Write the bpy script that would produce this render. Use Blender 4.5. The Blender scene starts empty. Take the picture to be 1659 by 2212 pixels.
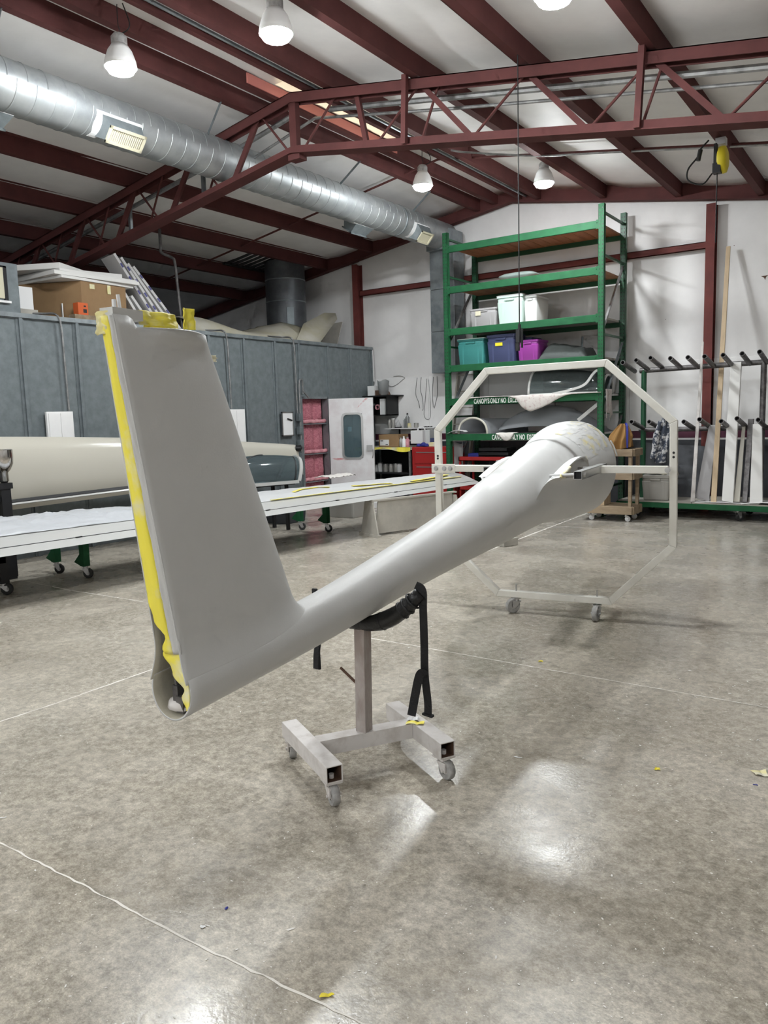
import bpy, bmesh, math, random
import numpy as np
from mathutils import Vector, Matrix, noise
random.seed(7)
SC = bpy.context.scene
COL = SC.collection
V = Vector
# ------------------------------------------------------------------ camera, world, exposure
F_PX = 1661.3                       # focal length in pixels of the 1659 x 2212 frame
CAM_H = 1.55
yaw, pit, rol = (math.radians(a) for a in (34.723, 7.1375, 1.648))
fw = np.array([-math.sin(yaw)*math.cos(pit), math.cos(yaw)*math.cos(pit), -math.sin(pit)])
rt0 = np.array([math.cos(yaw), math.sin(yaw), 0.0])
dn0 = np.cross(fw, rt0)
rt = math.cos(rol)*rt0 + math.sin(rol)*dn0
dn = -math.sin(rol)*rt0 + math.cos(rol)*dn0
cd = bpy.data.cameras.new('camera'); cam = bpy.data.objects.new('camera', cd); COL.objects.link(cam)
cd.sensor_fit = 'HORIZONTAL'; cd.sensor_width = 36.0; cd.lens = F_PX/1659*36.0
cd.clip_start = 0.05; cd.clip_end = 100
cam.matrix_world = Matrix(((rt[0], -dn[0], -fw[0], 0), (rt[1], -dn[1], -fw[1], 0), (rt[2], -dn[2], -fw[2], CAM_H), (0, 0, 0, 1)))
SC.camera = cam
w = bpy.data.worlds.new('world'); SC.world = w; w.use_nodes = True
w.node_tree.nodes['Background'].inputs[0].default_value = (0.75, 0.82, 0.95, 1)
w.node_tree.nodes['Background'].inputs[1].default_value = 0.6
SC.view_settings.view_transform = 'Standard'
SC.view_settings.look = 'None'
SC.view_settings.gamma = 1.0
SC.view_settings.use_curve_mapping = False
SC.view_settings.exposure = 0.0
LAMP_W = 500.0                      # radiance of the lamp lenses
SC.cycles.max_bounces = 6; SC.cycles.diffuse_bounces = 4; SC.cycles.glossy_bounces = 3
SC.cycles.use_adaptive_sampling = True; SC.cycles.adaptive_threshold = 0.08; SC.cycles.adaptive_min_samples = 12
SC.cycles.transmission_bounces = 4; SC.cycles.transparent_max_bounces = 6
SC.cycles.sample_clamp_indirect = 6.0

# survey helpers: where the sight line through a picture point meets a known plane of the building
P0 = np.array([0, 0, CAM_H])
def ray(x, y):
    return rt*((x-829.5)/F_PX) + dn*((y-1106)/F_PX) + fw
def _hit(x, y, ax, v):
    d = ray(x, y); t = (v-P0[ax])/d[ax]; return V(P0+t*d)
def atX(x, y, v): return _hit(x, y, 0, v)
def atY(x, y, v): return _hit(x, y, 1, v)
def atZ(x, y, v=0.0): return _hit(x, y, 2, v)

# ------------------------------------------------------------------ materials
MATS = {}
def mat(name, col, rough=0.5, metal=0.0, col2=None, scale=6.0, lo=0.4, hi=0.65, bump=0.0, bscale=40.0, stretch=None,
        trans=0.0, emit=None, coat=0.0, spec=0.5, rough2=None, ior=1.45):
    if name in MATS: return MATS[name]
    m = bpy.data.materials.new(name); m.use_nodes = True
    nt = m.node_tree; b = nt.nodes['Principled BSDF']
    b.inputs['Base Color'].default_value = (*col, 1); b.inputs['Roughness'].default_value = rough
    b.inputs['Metallic'].default_value = metal; b.inputs['Specular IOR Level'].default_value = spec
    b.inputs['Coat Weight'].default_value = coat; b.inputs['IOR'].default_value = ior
    b.inputs['Transmission Weight'].default_value = trans
    if emit:
        b.inputs['Emission Color'].default_value = (*emit[0], 1); b.inputs['Emission Strength'].default_value = emit[1]
    if col2 is not None or bump:
        tc = nt.nodes.new('ShaderNodeTexCoord'); mp = nt.nodes.new('ShaderNodeMapping')
        nt.links.new(tc.outputs['Object'], mp.inputs[0])
        if stretch: mp.inputs['Scale'].default_value = stretch
    if col2 is not None:
        n = nt.nodes.new('ShaderNodeTexNoise'); n.inputs['Scale'].default_value = scale; n.inputs['Detail'].default_value = 5
        n.inputs['Roughness'].default_value = 0.62
        nt.links.new(mp.outputs[0], n.inputs['Vector'])
        r = nt.nodes.new('ShaderNodeValToRGB'); r.color_ramp.elements[0].position = lo; r.color_ramp.elements[1].position = hi
        r.color_ramp.elements[0].color = (*col, 1); r.color_ramp.elements[1].color = (*col2, 1)
        nt.links.new(n.outputs['Fac'], r.inputs[0]); nt.links.new(r.outputs[0], b.inputs['Base Color'])
        if rough2 is not None:
            mr = nt.nodes.new('ShaderNodeMapRange'); mr.inputs[1].default_value = lo; mr.inputs[2].default_value = hi
            mr.inputs[3].default_value = rough; mr.inputs[4].default_value = rough2
            nt.links.new(n.outputs['Fac'], mr.inputs[0]); nt.links.new(mr.outputs[0], b.inputs['Roughness'])
    if bump:
        n2 = nt.nodes.new('ShaderNodeTexNoise'); n2.inputs['Scale'].default_value = bscale; n2.inputs['Detail'].default_value = 4
        nt.links.new(mp.outputs[0], n2.inputs['Vector'])
        bp = nt.nodes.new('ShaderNodeBump'); bp.inputs['Strength'].default_value = bump; bp.inputs['Distance'].default_value = 0.01
        nt.links.new(n2.outputs['Fac'], bp.inputs['Height']); nt.links.new(bp.outputs[0], b.inputs['Normal'])
    MATS[name] = m
    return m

mat('oxide', (0.118, 0.040, 0.038), 0.75, col2=(0.080, 0.029, 0.028), scale=3.0, lo=.35, hi=.75, spec=.25)
mat('oxide_bright', (0.17, 0.045, 0.04), 0.65, col2=(0.125, 0.036, 0.033), scale=3.0, spec=.3)
mat('vinyl', (0.84, 0.825, 0.815), 0.62, col2=(0.76, 0.745, 0.74), scale=1.3, bump=0.35, bscale=3.0)
mat('wallvinyl', (0.84, 0.825, 0.82), 0.6, col2=(0.76, 0.745, 0.74), scale=1.1, bump=0.3, bscale=2.2)
mat('whiteboard', (0.88, 0.87, 0.865), 0.45, col2=(0.83, 0.82, 0.815), scale=2.0)
mat('maroon', (0.085, 0.014, 0.038), 0.5)
mat('slate', (0.050, 0.054, 0.064), 0.55, col2=(0.075, 0.08, 0.09), scale=2.5)
mat('galv', (0.215, 0.243, 0.256), 0.5, 0.35, col2=(0.165, 0.19, 0.202), scale=9, lo=.36, hi=.66, rough2=.55)
mat('galvdark', (0.30, 0.33, 0.345), 0.42, 0.6, col2=(0.2, 0.225, 0.24), scale=5)
mat('ductmetal', (0.42, 0.44, 0.445), 0.46, 0.6, col2=(0.31, 0.33, 0.34), scale=3.5, rough2=.52)
mat('pipe', (0.36, 0.36, 0.36), 0.45, 0.8, col2=(0.22, 0.22, 0.22), scale=9)
mat('darkpipe', (0.10, 0.095, 0.095), 0.5, 0.6, col2=(0.19, 0.18, 0.18), scale=14)
mat('steel', (0.5, 0.5, 0.5), 0.32, 0.9)
mat('blacksteel', (0.02, 0.02, 0.022), 0.45, 0.3)
mat('rubber', (0.035, 0.035, 0.035), 0.75)
mat('greyrubber', (0.28, 0.275, 0.265), 0.7, col2=(0.42, 0.41, 0.4), scale=30)
mat('cream', (0.62, 0.585, 0.44), 0.55)
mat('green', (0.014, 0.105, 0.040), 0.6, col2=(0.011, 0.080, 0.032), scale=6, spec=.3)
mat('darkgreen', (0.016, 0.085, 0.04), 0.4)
mat('plyorange', (0.40, 0.20, 0.10), 0.65, col2=(0.28, 0.13, 0.065), scale=12, stretch=(1, .15, 1))
mat('wood', (0.36, 0.275, 0.185), 0.75, col2=(0.24, 0.175, 0.115), scale=10, stretch=(.25, 1, 1))
mat('palewood', (0.60, 0.46, 0.30), 0.65, col2=(0.50, 0.38, 0.25), scale=14, stretch=(1, 1, .1))
mat('mdf', (0.46, 0.435, 0.385), 0.75, col2=(0.36, 0.34, 0.305), scale=3)
mat('primer', (0.60, 0.60, 0.592), 0.42, col2=(0.575, 0.575, 0.567), scale=3, bump=0.04, bscale=160)
mat('primer_in', (0.55, 0.52, 0.43), 0.8, col2=(0.42, 0.39, 0.31), scale=9)
mat('jigwhite', (0.80, 0.785, 0.73), 0.4, col2=(0.74, 0.72, 0.66), scale=7)
mat('dustwhite', (0.68, 0.65, 0.63), 0.8, col2=(0.50, 0.46, 0.43), scale=11, lo=.45, hi=.75)
mat('dustpost', (0.30, 0.245, 0.22), 0.7, col2=(0.52, 0.49, 0.47), scale=7, stretch=(1, 1, .35))
mat('rust', (0.10, 0.055, 0.035), 0.85)
mat('gel', (0.52, 0.52, 0.505), 0.2, coat=.3)
mat('gelcream', (0.56, 0.535, 0.465), 0.2, coat=.3)
mat('plastic_sheet', (0.52, 0.535, 0.56), 0.3, bump=0.0)
mat('paper', (0.55, 0.555, 0.56), 0.6)
mat('black', (0.012, 0.012, 0.013), 0.5)
mat('blackcloth', (0.022, 0.022, 0.024), 0.85, bump=.4, bscale=90)
mat('blackwrap', (0.014, 0.014, 0.015), 0.32, bump=.5, bscale=35)
mat('red', (0.36, 0.022, 0.022), 0.35)
mat('cardboard', (0.34, 0.215, 0.11), 0.8, col2=(0.30, 0.185, 0.095), scale=4)
mat('foam', (0.80, 0.79, 0.77), 0.8)
mat('foamgrey', (0.66, 0.65, 0.65), 0.75)
mat('print', (0.10, 0.10, 0.28), 0.7)
mat('printred', (0.42, 0.06, 0.06), 0.7)
mat('orangebox', (0.62, 0.12, 0.03), 0.6)
mat('pink', (0.58, 0.235, 0.27), 0.9, col2=(0.38, 0.11, 0.15), scale=26, lo=.35, hi=.62, bump=1.0, bscale=22, stretch=(1, 1, 2.2))
mat('pinkbulge', (0.68, 0.33, 0.36), 0.9, col2=(0.52, 0.2, 0.24), scale=16, bump=.8, bscale=25)
mat('aluminium', (0.80, 0.80, 0.81), 0.4, 0.2, col2=(0.72, 0.69, 0.70), scale=5)
mat('teal', (0.05, 0.24, 0.23), 0.45)
mat('navy', (0.06, 0.072, 0.16), 0.5)
mat('magenta', (0.30, 0.05, 0.30), 0.3)
mat('mint', (0.52, 0.66, 0.60), 0.4)
mat('clearbox', (0.62, 0.64, 0.63), 0.35)
mat('totegrey', (0.36, 0.35, 0.355), 0.5)
mat('toteputty', (0.37, 0.355, 0.325), 0.55)
mat('sage', (0.18, 0.22, 0.205), 0.5)
mat('covercloth', (0.075, 0.085, 0.082), 0.85, bump=.3, bscale=30)
mat('canopygrey', (0.24, 0.25, 0.265), 0.5)
mat('cloth', (0.62, 0.58, 0.55), 0.85, col2=(0.50, 0.40, 0.39), scale=22, lo=.52, hi=.64)
mat('rag', (0.70, 0.665, 0.63), 0.9)
mat('brownjacket', (0.30, 0.165, 0.055), 0.9, bump=.5, bscale=30)
mat('camo', (0.05, 0.06, 0.085), 0.85, col2=(0.52, 0.52, 0.53), scale=16, lo=.5, hi=.56)
mat('blue', (0.03, 0.04, 0.28), 0.6)
mat('yellow', (0.80, 0.66, 0.03), 0.5)
mat('tapeyellow', (0.92, 0.80, 0.09), 0.5, col2=(0.82, 0.78, 0.52), scale=7.0, lo=.47, hi=.64, bump=.25, bscale=18)
mat('tapepale', (0.78, 0.70, 0.33), 0.6, col2=(0.70, 0.68, 0.60), scale=12)
mat('white', (0.80, 0.80, 0.80), 0.45)
mat('silverbin', (0.42, 0.41, 0.385), 0.4, 0.3)
mat('moldbeige', (0.40, 0.37, 0.27), 0.6, col2=(0.46, 0.44, 0.38), scale=2)
mat('stackmetal', (0.13, 0.138, 0.15), 0.45, 0.5, col2=(0.085, 0.09, 0.10), scale=4)
mat('deck', (0.07, 0.072, 0.075), 0.5, 0.5)
mat('fleck', (0.78, 0.76, 0.72), 0.8)
mat('jointfill', (0.82, 0.78, 0.72), 0.8)
mat('skylight', (0.9, 0.82, 0.6), 0.6, emit=((1.0, 0.84, 0.60), .75))
mat('skyframe', (0.62, 0.22, 0.19), 0.55)
mat('chrome', (0.62, 0.60, 0.58), 0.12, 1.0)
mat('text', (0.85, 0.85, 0.83), 0.6)
mat('lens', (1, 1, 1), 0.4, emit=((0.945, 0.985, 1.0), LAMP_W))
mat('reflector', (0.86, 0.86, 0.85), 0.5, trans=0.0)

def glass_mat(name, col, rough=0.05, mix=0.6):
    m = bpy.data.materials.new(name); m.use_nodes = True; nt = m.node_tree
    for n in list(nt.nodes): nt.nodes.remove(n)
    o = nt.nodes.new('ShaderNodeOutputMaterial'); mx = nt.nodes.new('ShaderNodeMixShader')
    t = nt.nodes.new('ShaderNodeBsdfTransparent'); t.inputs[0].default_value = (*col, 1)
    g = nt.nodes.new('ShaderNodeBsdfPrincipled'); g.inputs['Base Color'].default_value = (col[0]*.35, col[1]*.35, col[2]*.35, 1)
    g.inputs['Roughness'].default_value = rough; g.inputs['Specular IOR Level'].default_value = 0.7
    mx.inputs[0].default_value = mix
    nt.links.new(t.outputs[0], mx.inputs[1]); nt.links.new(g.outputs[0], mx.inputs[2]); nt.links.new(mx.outputs[0], o.inputs[0])
    MATS[name] = m
glass_mat('canopyglass', (0.40, 0.50, 0.53), 0.06, 0.45)
glass_mat('canopyclear', (0.45, 0.52, 0.52), 0.06, 0.42)
glass_mat('doorglass', (0.42, 0.60, 0.66), 0.05, 0.5)
glass_mat('clearplastic', (0.8, 0.82, 0.82), 0.2, 0.55)

def floor_mat():
    m = bpy.data.materials.new('concrete'); m.use_nodes = True; nt = m.node_tree; b = nt.nodes['Principled BSDF']
    L = nt.links.new
    tc = nt.nodes.new('ShaderNodeTexCoord')
    def nz(scale, det=6, rgh=.6, stretch=None, rot=0):
        mp = nt.nodes.new('ShaderNodeMapping'); L(tc.outputs['Object'], mp.inputs[0])
        if stretch: mp.inputs['Scale'].default_value = stretch
        mp.inputs['Rotation'].default_value = (0, 0, rot)
        n = nt.nodes.new('ShaderNodeTexNoise'); n.inputs['Scale'].default_value = scale; n.inputs['Detail'].default_value = det
        n.inputs['Roughness'].default_value = rgh; L(mp.outputs[0], n.inputs['Vector']); return n
    def ramp(src, a, b_, ca, cb):
        r = nt.nodes.new('ShaderNodeValToRGB'); r.color_ramp.elements[0].position = a; r.color_ramp.elements[1].position = b_
        r.color_ramp.elements[0].color = ca; r.color_ramp.elements[1].color = cb; L(src, r.inputs[0]); return r
    def mixc(fac, a, b_, mode='MIX'):
        x = nt.nodes.new('ShaderNodeMix'); x.data_type = 'RGBA'; x.blend_type = mode
        if hasattr(fac, 'links') or hasattr(fac, 'is_linked'): L(fac, x.inputs[0])
        else: x.inputs[0].default_value = fac
        L(a, x.inputs[6]); L(b_, x.inputs[7]); return x.outputs[2]
    c1 = ramp(nz(1.1, 5, .62).outputs['Fac'], .32, .70, (0.43, 0.388, 0.325, 1), (0.60, 0.553, 0.478, 1))
    c2 = ramp(nz(30, 4, .75).outputs['Fac'], .36, .66, (0.50, 0.492, 0.475, 1), (1.18, 1.17, 1.15, 1))
    base = mixc(.8, c1.outputs[0], c2.outputs[0], 'MULTIPLY')
    c3 = ramp(nz(150, 3, .7, (1, 1.5, 1), .6).outputs['Fac'], .36, .70, (0.70, 0.69, 0.67, 1), (1.2, 1.2, 1.2, 1))
    base = mixc(.8, base, c3.outputs[0], 'MULTIPLY')
    d1 = ramp(nz(1.7, 5, .66, (1, 2.6, 1), .5).outputs['Fac'], .50, .85, (0, 0, 0, 1), (.55, .55, .55, 1))
    d2 = ramp(nz(38, 3, .7, (1, 1.8, 1), .5).outputs['Fac'], .48, .7, (.15, .15, .15, 1), (1, 1, 1, 1))
    dust = mixc(1.0, d1.outputs[0], d2.outputs[0], 'MULTIPLY')
    dc = nt.nodes.new('ShaderNodeRGB'); dc.outputs[0].default_value = (0.50, 0.485, 0.46, 1)
    base = mixc(dust, base, dc.outputs[0])
    # the coating is worn and dusty towards the back of the shop
    sx = nt.nodes.new('ShaderNodeSeparateXYZ'); L(tc.outputs['Object'], sx.inputs[0])
    mr = nt.nodes.new('ShaderNodeMapRange'); mr.inputs[1].default_value = 3.5; mr.inputs[2].default_value = 6.5
    mr.inputs[3].default_value = 0.0; mr.inputs[4].default_value = .42; L(sx.outputs['Y'], mr.inputs[0])
    d3 = ramp(nz(3.2, 5, .7, (.7, 2.4, 1), .25).outputs['Fac'], .30, .85, (0, 0, 0, 1), (1, 1, 1, 1))
    mm = nt.nodes.new('ShaderNodeMath'); mm.operation = 'MULTIPLY'; L(mr.outputs[0], mm.inputs[0]); L(d3.outputs[0], mm.inputs[1])
    gc = nt.nodes.new('ShaderNodeRGB'); gc.outputs[0].default_value = (0.46, 0.462, 0.46, 1)
    base = mixc(mm.outputs[0], base, gc.outputs[0])
    L(base, b.inputs['Base Color'])
    rg = nt.nodes.new('ShaderNodeMapRange'); rg.inputs[1].default_value = .3; rg.inputs[2].default_value = .7
    rg.inputs[3].default_value = .13; rg.inputs[4].default_value = .38; L(nz(2.2, 3).outputs['Fac'], rg.inputs[0])
    L(rg.outputs[0], b.inputs['Roughness'])
    b.inputs['Specular IOR Level'].default_value = .5
    bp = nt.nodes.new('ShaderNodeBump'); bp.inputs['Strength'].default_value = .06; bp.inputs['Distance'].default_value = .01
    L(nz(60, 2).outputs['Fac'], bp.inputs['Height']); L(bp.outputs[0], b.inputs['Normal'])
    MATS['concrete'] = m
floor_mat()

# ------------------------------------------------------------------ mesh helpers
def box(bm, c, s, R=None):
    r = bmesh.ops.create_cube(bm, size=1.0)
    M_ = Matrix.Translation(V(c)) @ ((R.to_4x4() if R is not None else Matrix.Identity(4))) @ Matrix.Diagonal((*s, 1))
    bmesh.ops.transform(bm, matrix=M_, verts=r['verts']); return r['verts']
def bx(bm, a, b):
    a, b = V(a), V(b); return box(bm, (a+b)/2, [max(abs(v), 1e-4) for v in (b-a)])
def frame_of(d, up=(0, 0, 1)):
    d = V(d).normalized(); u = V(up)
    if abs(d.dot(u)) > .98: u = V((0, 1, 0))
    x = d.cross(u).normalized(); z = x.cross(d).normalized()
    return x, d, z
def beam(bm, p, q, wd, h, up=(0, 0, 1)):
    p, q = V(p), V(q); x, d, z = frame_of(q-p, up)
    R = Matrix((x, d, z)).transposed()
    return box(bm, (p+q)/2, (wd, (q-p).length, h), R)
def loft(bm, rings, closed=True, caps=False):
    vs = [[bm.verts.new(V(p)) for p in r] for r in rings]
    n = len(vs[0])
    for a, b in zip(vs[:-1], vs[1:]):
        for i in range(n if closed else n-1):
            j = (i+1) % n
            try: bm.faces.new((a[i], a[j], b[j], b[i]))
            except ValueError: pass
    if caps:
        for r in (vs[0], vs[-1]):
            try: bm.faces.new(r)
            except ValueError: pass
    return vs
def tube(bm, pts, r, seg=10, caps=True):
    pts = [V(p) for p in pts]; rings = []
    rr = r if isinstance(r, (list, tuple)) else [r]*len(pts)
    prev = None
    for i, p in enumerate(pts):
        d = (pts[min(i+1, len(pts)-1)]-pts[max(i-1, 0)]).normalized()
        if prev is None: x, _, z = frame_of(d)
        else:
            x = prev - d*prev.dot(d); x.normalize(); z = x.cross(d)
        prev = x
        rings.append([p+(x*math.cos(t)+z*math.sin(t))*rr[i] for t in (2*math.pi*k/seg for k in range(seg))])
    loft(bm, rings, True, caps)
def cyl(bm, p, q, r, seg=16, r2=None, caps=True):
    tube(bm, [p, q], [r, r if r2 is None else r2], seg, caps)
def lathe(bm, c, prof, seg=24, axis='Z', caps=True):
    c = V(c); rings = []
    for r, h in prof:
        ring = []
        for k in range(seg):
            t = 2*math.pi*k/seg; a, b = r*math.cos(t), r*math.sin(t)
            ring.append(c + (V((a, b, h)) if axis == 'Z' else V((h, a, b)) if axis == 'X' else V((a, h, b))))
        rings.append(ring)
    loft(bm, rings, True, caps)
def strip(bm, pts, wd, normal, thick):
    """flat band along pts: wd wide across, thick along the normal"""
    pts = [V(p) for p in pts]; rings = []
    for i, p in enumerate(pts):
        d = (pts[min(i+1, len(pts)-1)]-pts[max(i-1, 0)]).normalized()
        nn = V(normal(i) if callable(normal) else normal); nn = (nn-d*nn.dot(d)).normalized(); x = d.cross(nn)
        a, b = x*wd/2, nn*thick/2
        rings.append([p-a-b, p+a-b, p+a+b, p-a+b])
    loft(bm, rings, True, True)
def rrect(hx, hy, r, n=4):
    out = []
    for cx, cy, a0 in ((hx-r, hy-r, 0), (-hx+r, hy-r, 90), (-hx+r, -hy+r, 180), (hx-r, -hy+r, 270)):
        for k in range(n+1):
            t = math.radians(a0+90*k/n); out.append((cx+r*math.cos(t), cy+r*math.sin(t)))
    return out
def sheet(bm, f, nu, nv, thick=0.0):
    g = [[bm.verts.new(V(f(i/nu, j/nv))) for j in range(nv+1)] for i in range(nu+1)]
    for i in range(nu):
        for j in range(nv): bm.faces.new((g[i][j], g[i+1][j], g[i+1][j+1], g[i][j+1]))
def BM(): return bmesh.new()

TM = {}
def obj(name, bm, material, parent=None, label=None, cat=None, group=None, kind=None, smooth=False, local=False, solid=0, mats=None, bevel=0, sub=0, autos=None, core=None):
    bmesh.ops.recalc_face_normals(bm, faces=bm.faces)
    if core is not None:                      # open shells: make the normals point away from the core line
        if sum(f.normal.dot(f.calc_center_median()-core(f.calc_center_median())) for f in bm.faces) < 0:
            bmesh.ops.reverse_faces(bm, faces=bm.faces)
    loc = None
    if parent is not None:
        if not local: bm.transform(TM[parent.name].inverted())
    elif not local:
        xs = [v.co for v in bm.verts]
        loc = V(((min(v.x for v in xs)+max(v.x for v in xs))/2, (min(v.y for v in xs)+max(v.y for v in xs))/2, min(v.z for v in xs)))
        bm.transform(Matrix.Translation(-loc))
    me = bpy.data.meshes.new(name)
    if smooth:
        for f in bm.faces: f.smooth = True
    bm.to_mesh(me); bm.free()
    for mname in (mats or [material]): me.materials.append(MATS[mname])
    o = bpy.data.objects.new(name, me); COL.objects.link(o)
    if smooth and autos is not None:
        me.set_sharp_from_angle(angle=math.radians(autos))
    if loc is not None: o.location = loc
    if parent is not None:
        o.parent = parent; TM[o.name] = TM[parent.name]
    else: TM[o.name] = Matrix.Translation(loc) if loc is not None else Matrix.Identity(4)
    if bevel:
        b = o.modifiers.new('bevel', 'BEVEL'); b.width = bevel; b.segments = 2; b.limit_method = 'ANGLE'
    if solid:
        s = o.modifiers.new('solid', 'SOLIDIFY'); s.thickness = abs(solid); s.offset = -1 if solid > 0 else 1
        if mats and len(mats) > 1: s.material_offset = 1; s.material_offset_rim = 0
    if sub:
        s = o.modifiers.new('sub', 'SUBSURF'); s.levels = s.render_levels = sub
    if label: o['label'] = label
    if cat: o['category'] = cat
    if group: o['group'] = group
    if kind: o['kind'] = kind
    return o
def thing(name, label, cat, loc=(0, 0, 0), rotz=0.0, group=None, kind=None):
    o = bpy.data.objects.new(name, None); COL.objects.link(o); o.empty_display_size = .1
    o.location = loc; o.rotation_euler = (0, 0, rotz)
    TM[o.name] = Matrix.Translation(V(loc)) @ Matrix.Rotation(rotz, 4, 'Z')
    if label: o['label'] = label
    if cat: o['category'] = cat
    if group: o['group'] = group
    if kind: o['kind'] = kind
    return o
def part(name, parent, material, fn, **k):
    bm = BM(); fn(bm); return obj(name, bm, material, parent, **k)
def one(name, material, fn, label, cat, **k):
    bm = BM(); fn(bm); return obj(name, bm, material, None, label, cat, **k)
def caster(parent, top, heading, r, wd, forkmat='steel', wheelmat='rubber', trail=None, plate=None):
    """swivel castor under the point top: plate, fork as one part, wheel and hub as sub-parts"""
    top = V(top); z0 = r; h = V((math.cos(heading), math.sin(heading), 0)); s = V((-h.y, h.x, 0))
    tr = r*.55 if trail is None else trail
    ax = V((top.x, top.y, z0)) + h*tr
    bm = BM(); pz = top.z
    ps = plate or wd*1.5
    box(bm, (top.x, top.y, pz-.004), (ps, ps, .008), Matrix.Rotation(heading, 3, 'Z'))
    cyl(bm, (top.x, top.y, pz-.008), (top.x, top.y, pz-.03), wd*.62, 14)
    for k in (-1, 1):
        o = s*k*(wd*.5+.005)
        a = V((top.x, top.y, pz-.026))
        pts = [a+h*(-r*.5), a+h*(r*.75), ax+h*r*.28+V((0, 0, -r*.18)), ax+h*(-r*.3)+V((0, 0, -r*.18))]
        vs1 = [bm.verts.new(p+o-s*.003) for p in pts]; vs2 = [bm.verts.new(p+o+s*.003) for p in pts]
        bm.faces.new(vs1); bm.faces.new(vs2)
        for i in range(4): bm.faces.new((vs1[i], vs1[(i+1) % 4], vs2[(i+1) % 4], vs2[i]))
    box(bm, (top.x+h.x*r*.12, top.y+h.y*r*.12, pz-.028), (r*1.25, wd+.014, .008), Matrix.Rotation(heading, 3, 'Z'))
    cyl(bm, ax-s*(wd*.5+.016), ax+s*(wd*.5+.016), r*.16, 8)
    c = obj('caster', bm, forkmat, parent)
    bm = BM(); prof = [(r*.42, -wd/2), (r*.9, -wd/2), (r, -wd*.3), (r, wd*.3), (r*.9, wd/2), (r*.42, wd/2)]
    rings = []
    for rr, hh in prof:
        rings.append([ax+s*hh+(h*math.cos(t)+V((0, 0, 1))*math.sin(t))*rr for t in (2*math.pi*k/24 for k in range(24))])
    loft(bm, rings, True, False)
    wh = obj('wheel', bm, wheelmat, c, smooth=True, autos=40)
    bm = BM(); cyl(bm, ax-s*wd*.42, ax+s*wd*.42, r*.43, 18); obj('hub', bm, forkmat, c, smooth=True, autos=40)
    return c
def wire(pts, n=8):
    """catmull-rom through pts"""
    P = [V(p) for p in pts]; P = [P[0]*2-P[1]]+P+[P[-1]*2-P[-2]]; out = []
    for i in range(1, len(P)-2):
        for k in range(n):
            t = k/n; a, b, c, d = P[i-1], P[i], P[i+1], P[i+2]
            out.append(.5*((2*b)+(c-a)*t+(2*a-5*b+4*c-d)*t*t+(3*b-a-3*c+d)*t**3))
    return out+[P[-2]]

# ================================================================== THE BUILDING
XR, WY = -5.65, 12.2                # ridge line, back gable wall
XL, XE, YF = -15.0, 4.6, -7.0       # left wall, right wall, front wall
def roofz(x): return 5.0-.16*abs(x-XR)
fl = one('floor', 'concrete', lambda b: (bx(b, (XL, YF, -.15), (XE, WY, 0)),), None, None, kind='structure')
fl['label'] = 'grey mottled polished concrete shop floor'
# white-filled saw joints in the slab
def joint(pts, wd, jag, seed):
    random.seed(seed); bm = BM(); P = []
    for a, b in zip(pts[:-1], pts[1:]):
        a, b = V(a), V(b); n = max(2, int((b-a).length/.035)); d = (b-a).normalized(); s = V((-d.y, d.x, 0))
        for k in range(n): P.append(a+(b-a)*k/n+s*random.uniform(-jag, jag))
    P.append(V(pts[-1]))
    L_, R_ = [], []
    for i, p in enumerate(P):
        d = (P[min(i+1, len(P)-1)]-P[max(i-1, 0)]).normalized(); s = V((-d.y, d.x, 0))
        ww = wd*random.uniform(.55, 1.5)/2
        L_.append(bm.verts.new(V((p.x, p.y, .0012))+s*ww)); R_.append(bm.verts.new(V((p.x, p.y, .0012))-s*ww))
    for i in range(len(P)-1): bm.faces.new((L_[i], R_[i], R_[i+1], L_[i+1]))
    o = obj('slab_joint', bm, 'jointfill', fl)
    return o
joint([atZ(-40, 1800), atZ(150, 1897), atZ(430, 2042), atZ(820, 2230)], .0065, .0035, 1)
joint([atZ(760, 1372), atZ(900, 1396), atZ(1180, 1446), atZ(1700, 1536)], .008, .002, 2)
joint([atZ(-40, 1572), atZ(120, 1520), atZ(330, 1446)], .010, .002, 3)
joint([atZ(40, 1252), atZ(150, 1275), atZ(310, 1300)], .012, .003, 4)
joint([atZ(1000, 1210), atZ(1120, 1165), atZ(1270, 1108)], .02, .004, 5)
joint([atZ(1180, 1135), atZ(1420, 1150)], .012, .004, 6)
random.seed(11)

def wall(name, a, b, m='wallvinyl', label=None):
    o = one(name, m, lambda q: bx(q, a, b), None, None, kind='structure'); o['label'] = label; return o
wall('wall_left', (XL-.15, YF, 0), (XL, WY, 3.6), label='far left side wall behind the metal booth')
wall('wall_right', (XE, YF, 0), (XE+.15, WY, 3.6), 'vinyl', label='right side wall of the shop')
wall('wall_front', (XL, YF-.15, 0), (XE, YF, 5.4), 'vinyl', label='front wall behind the camera')
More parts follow.
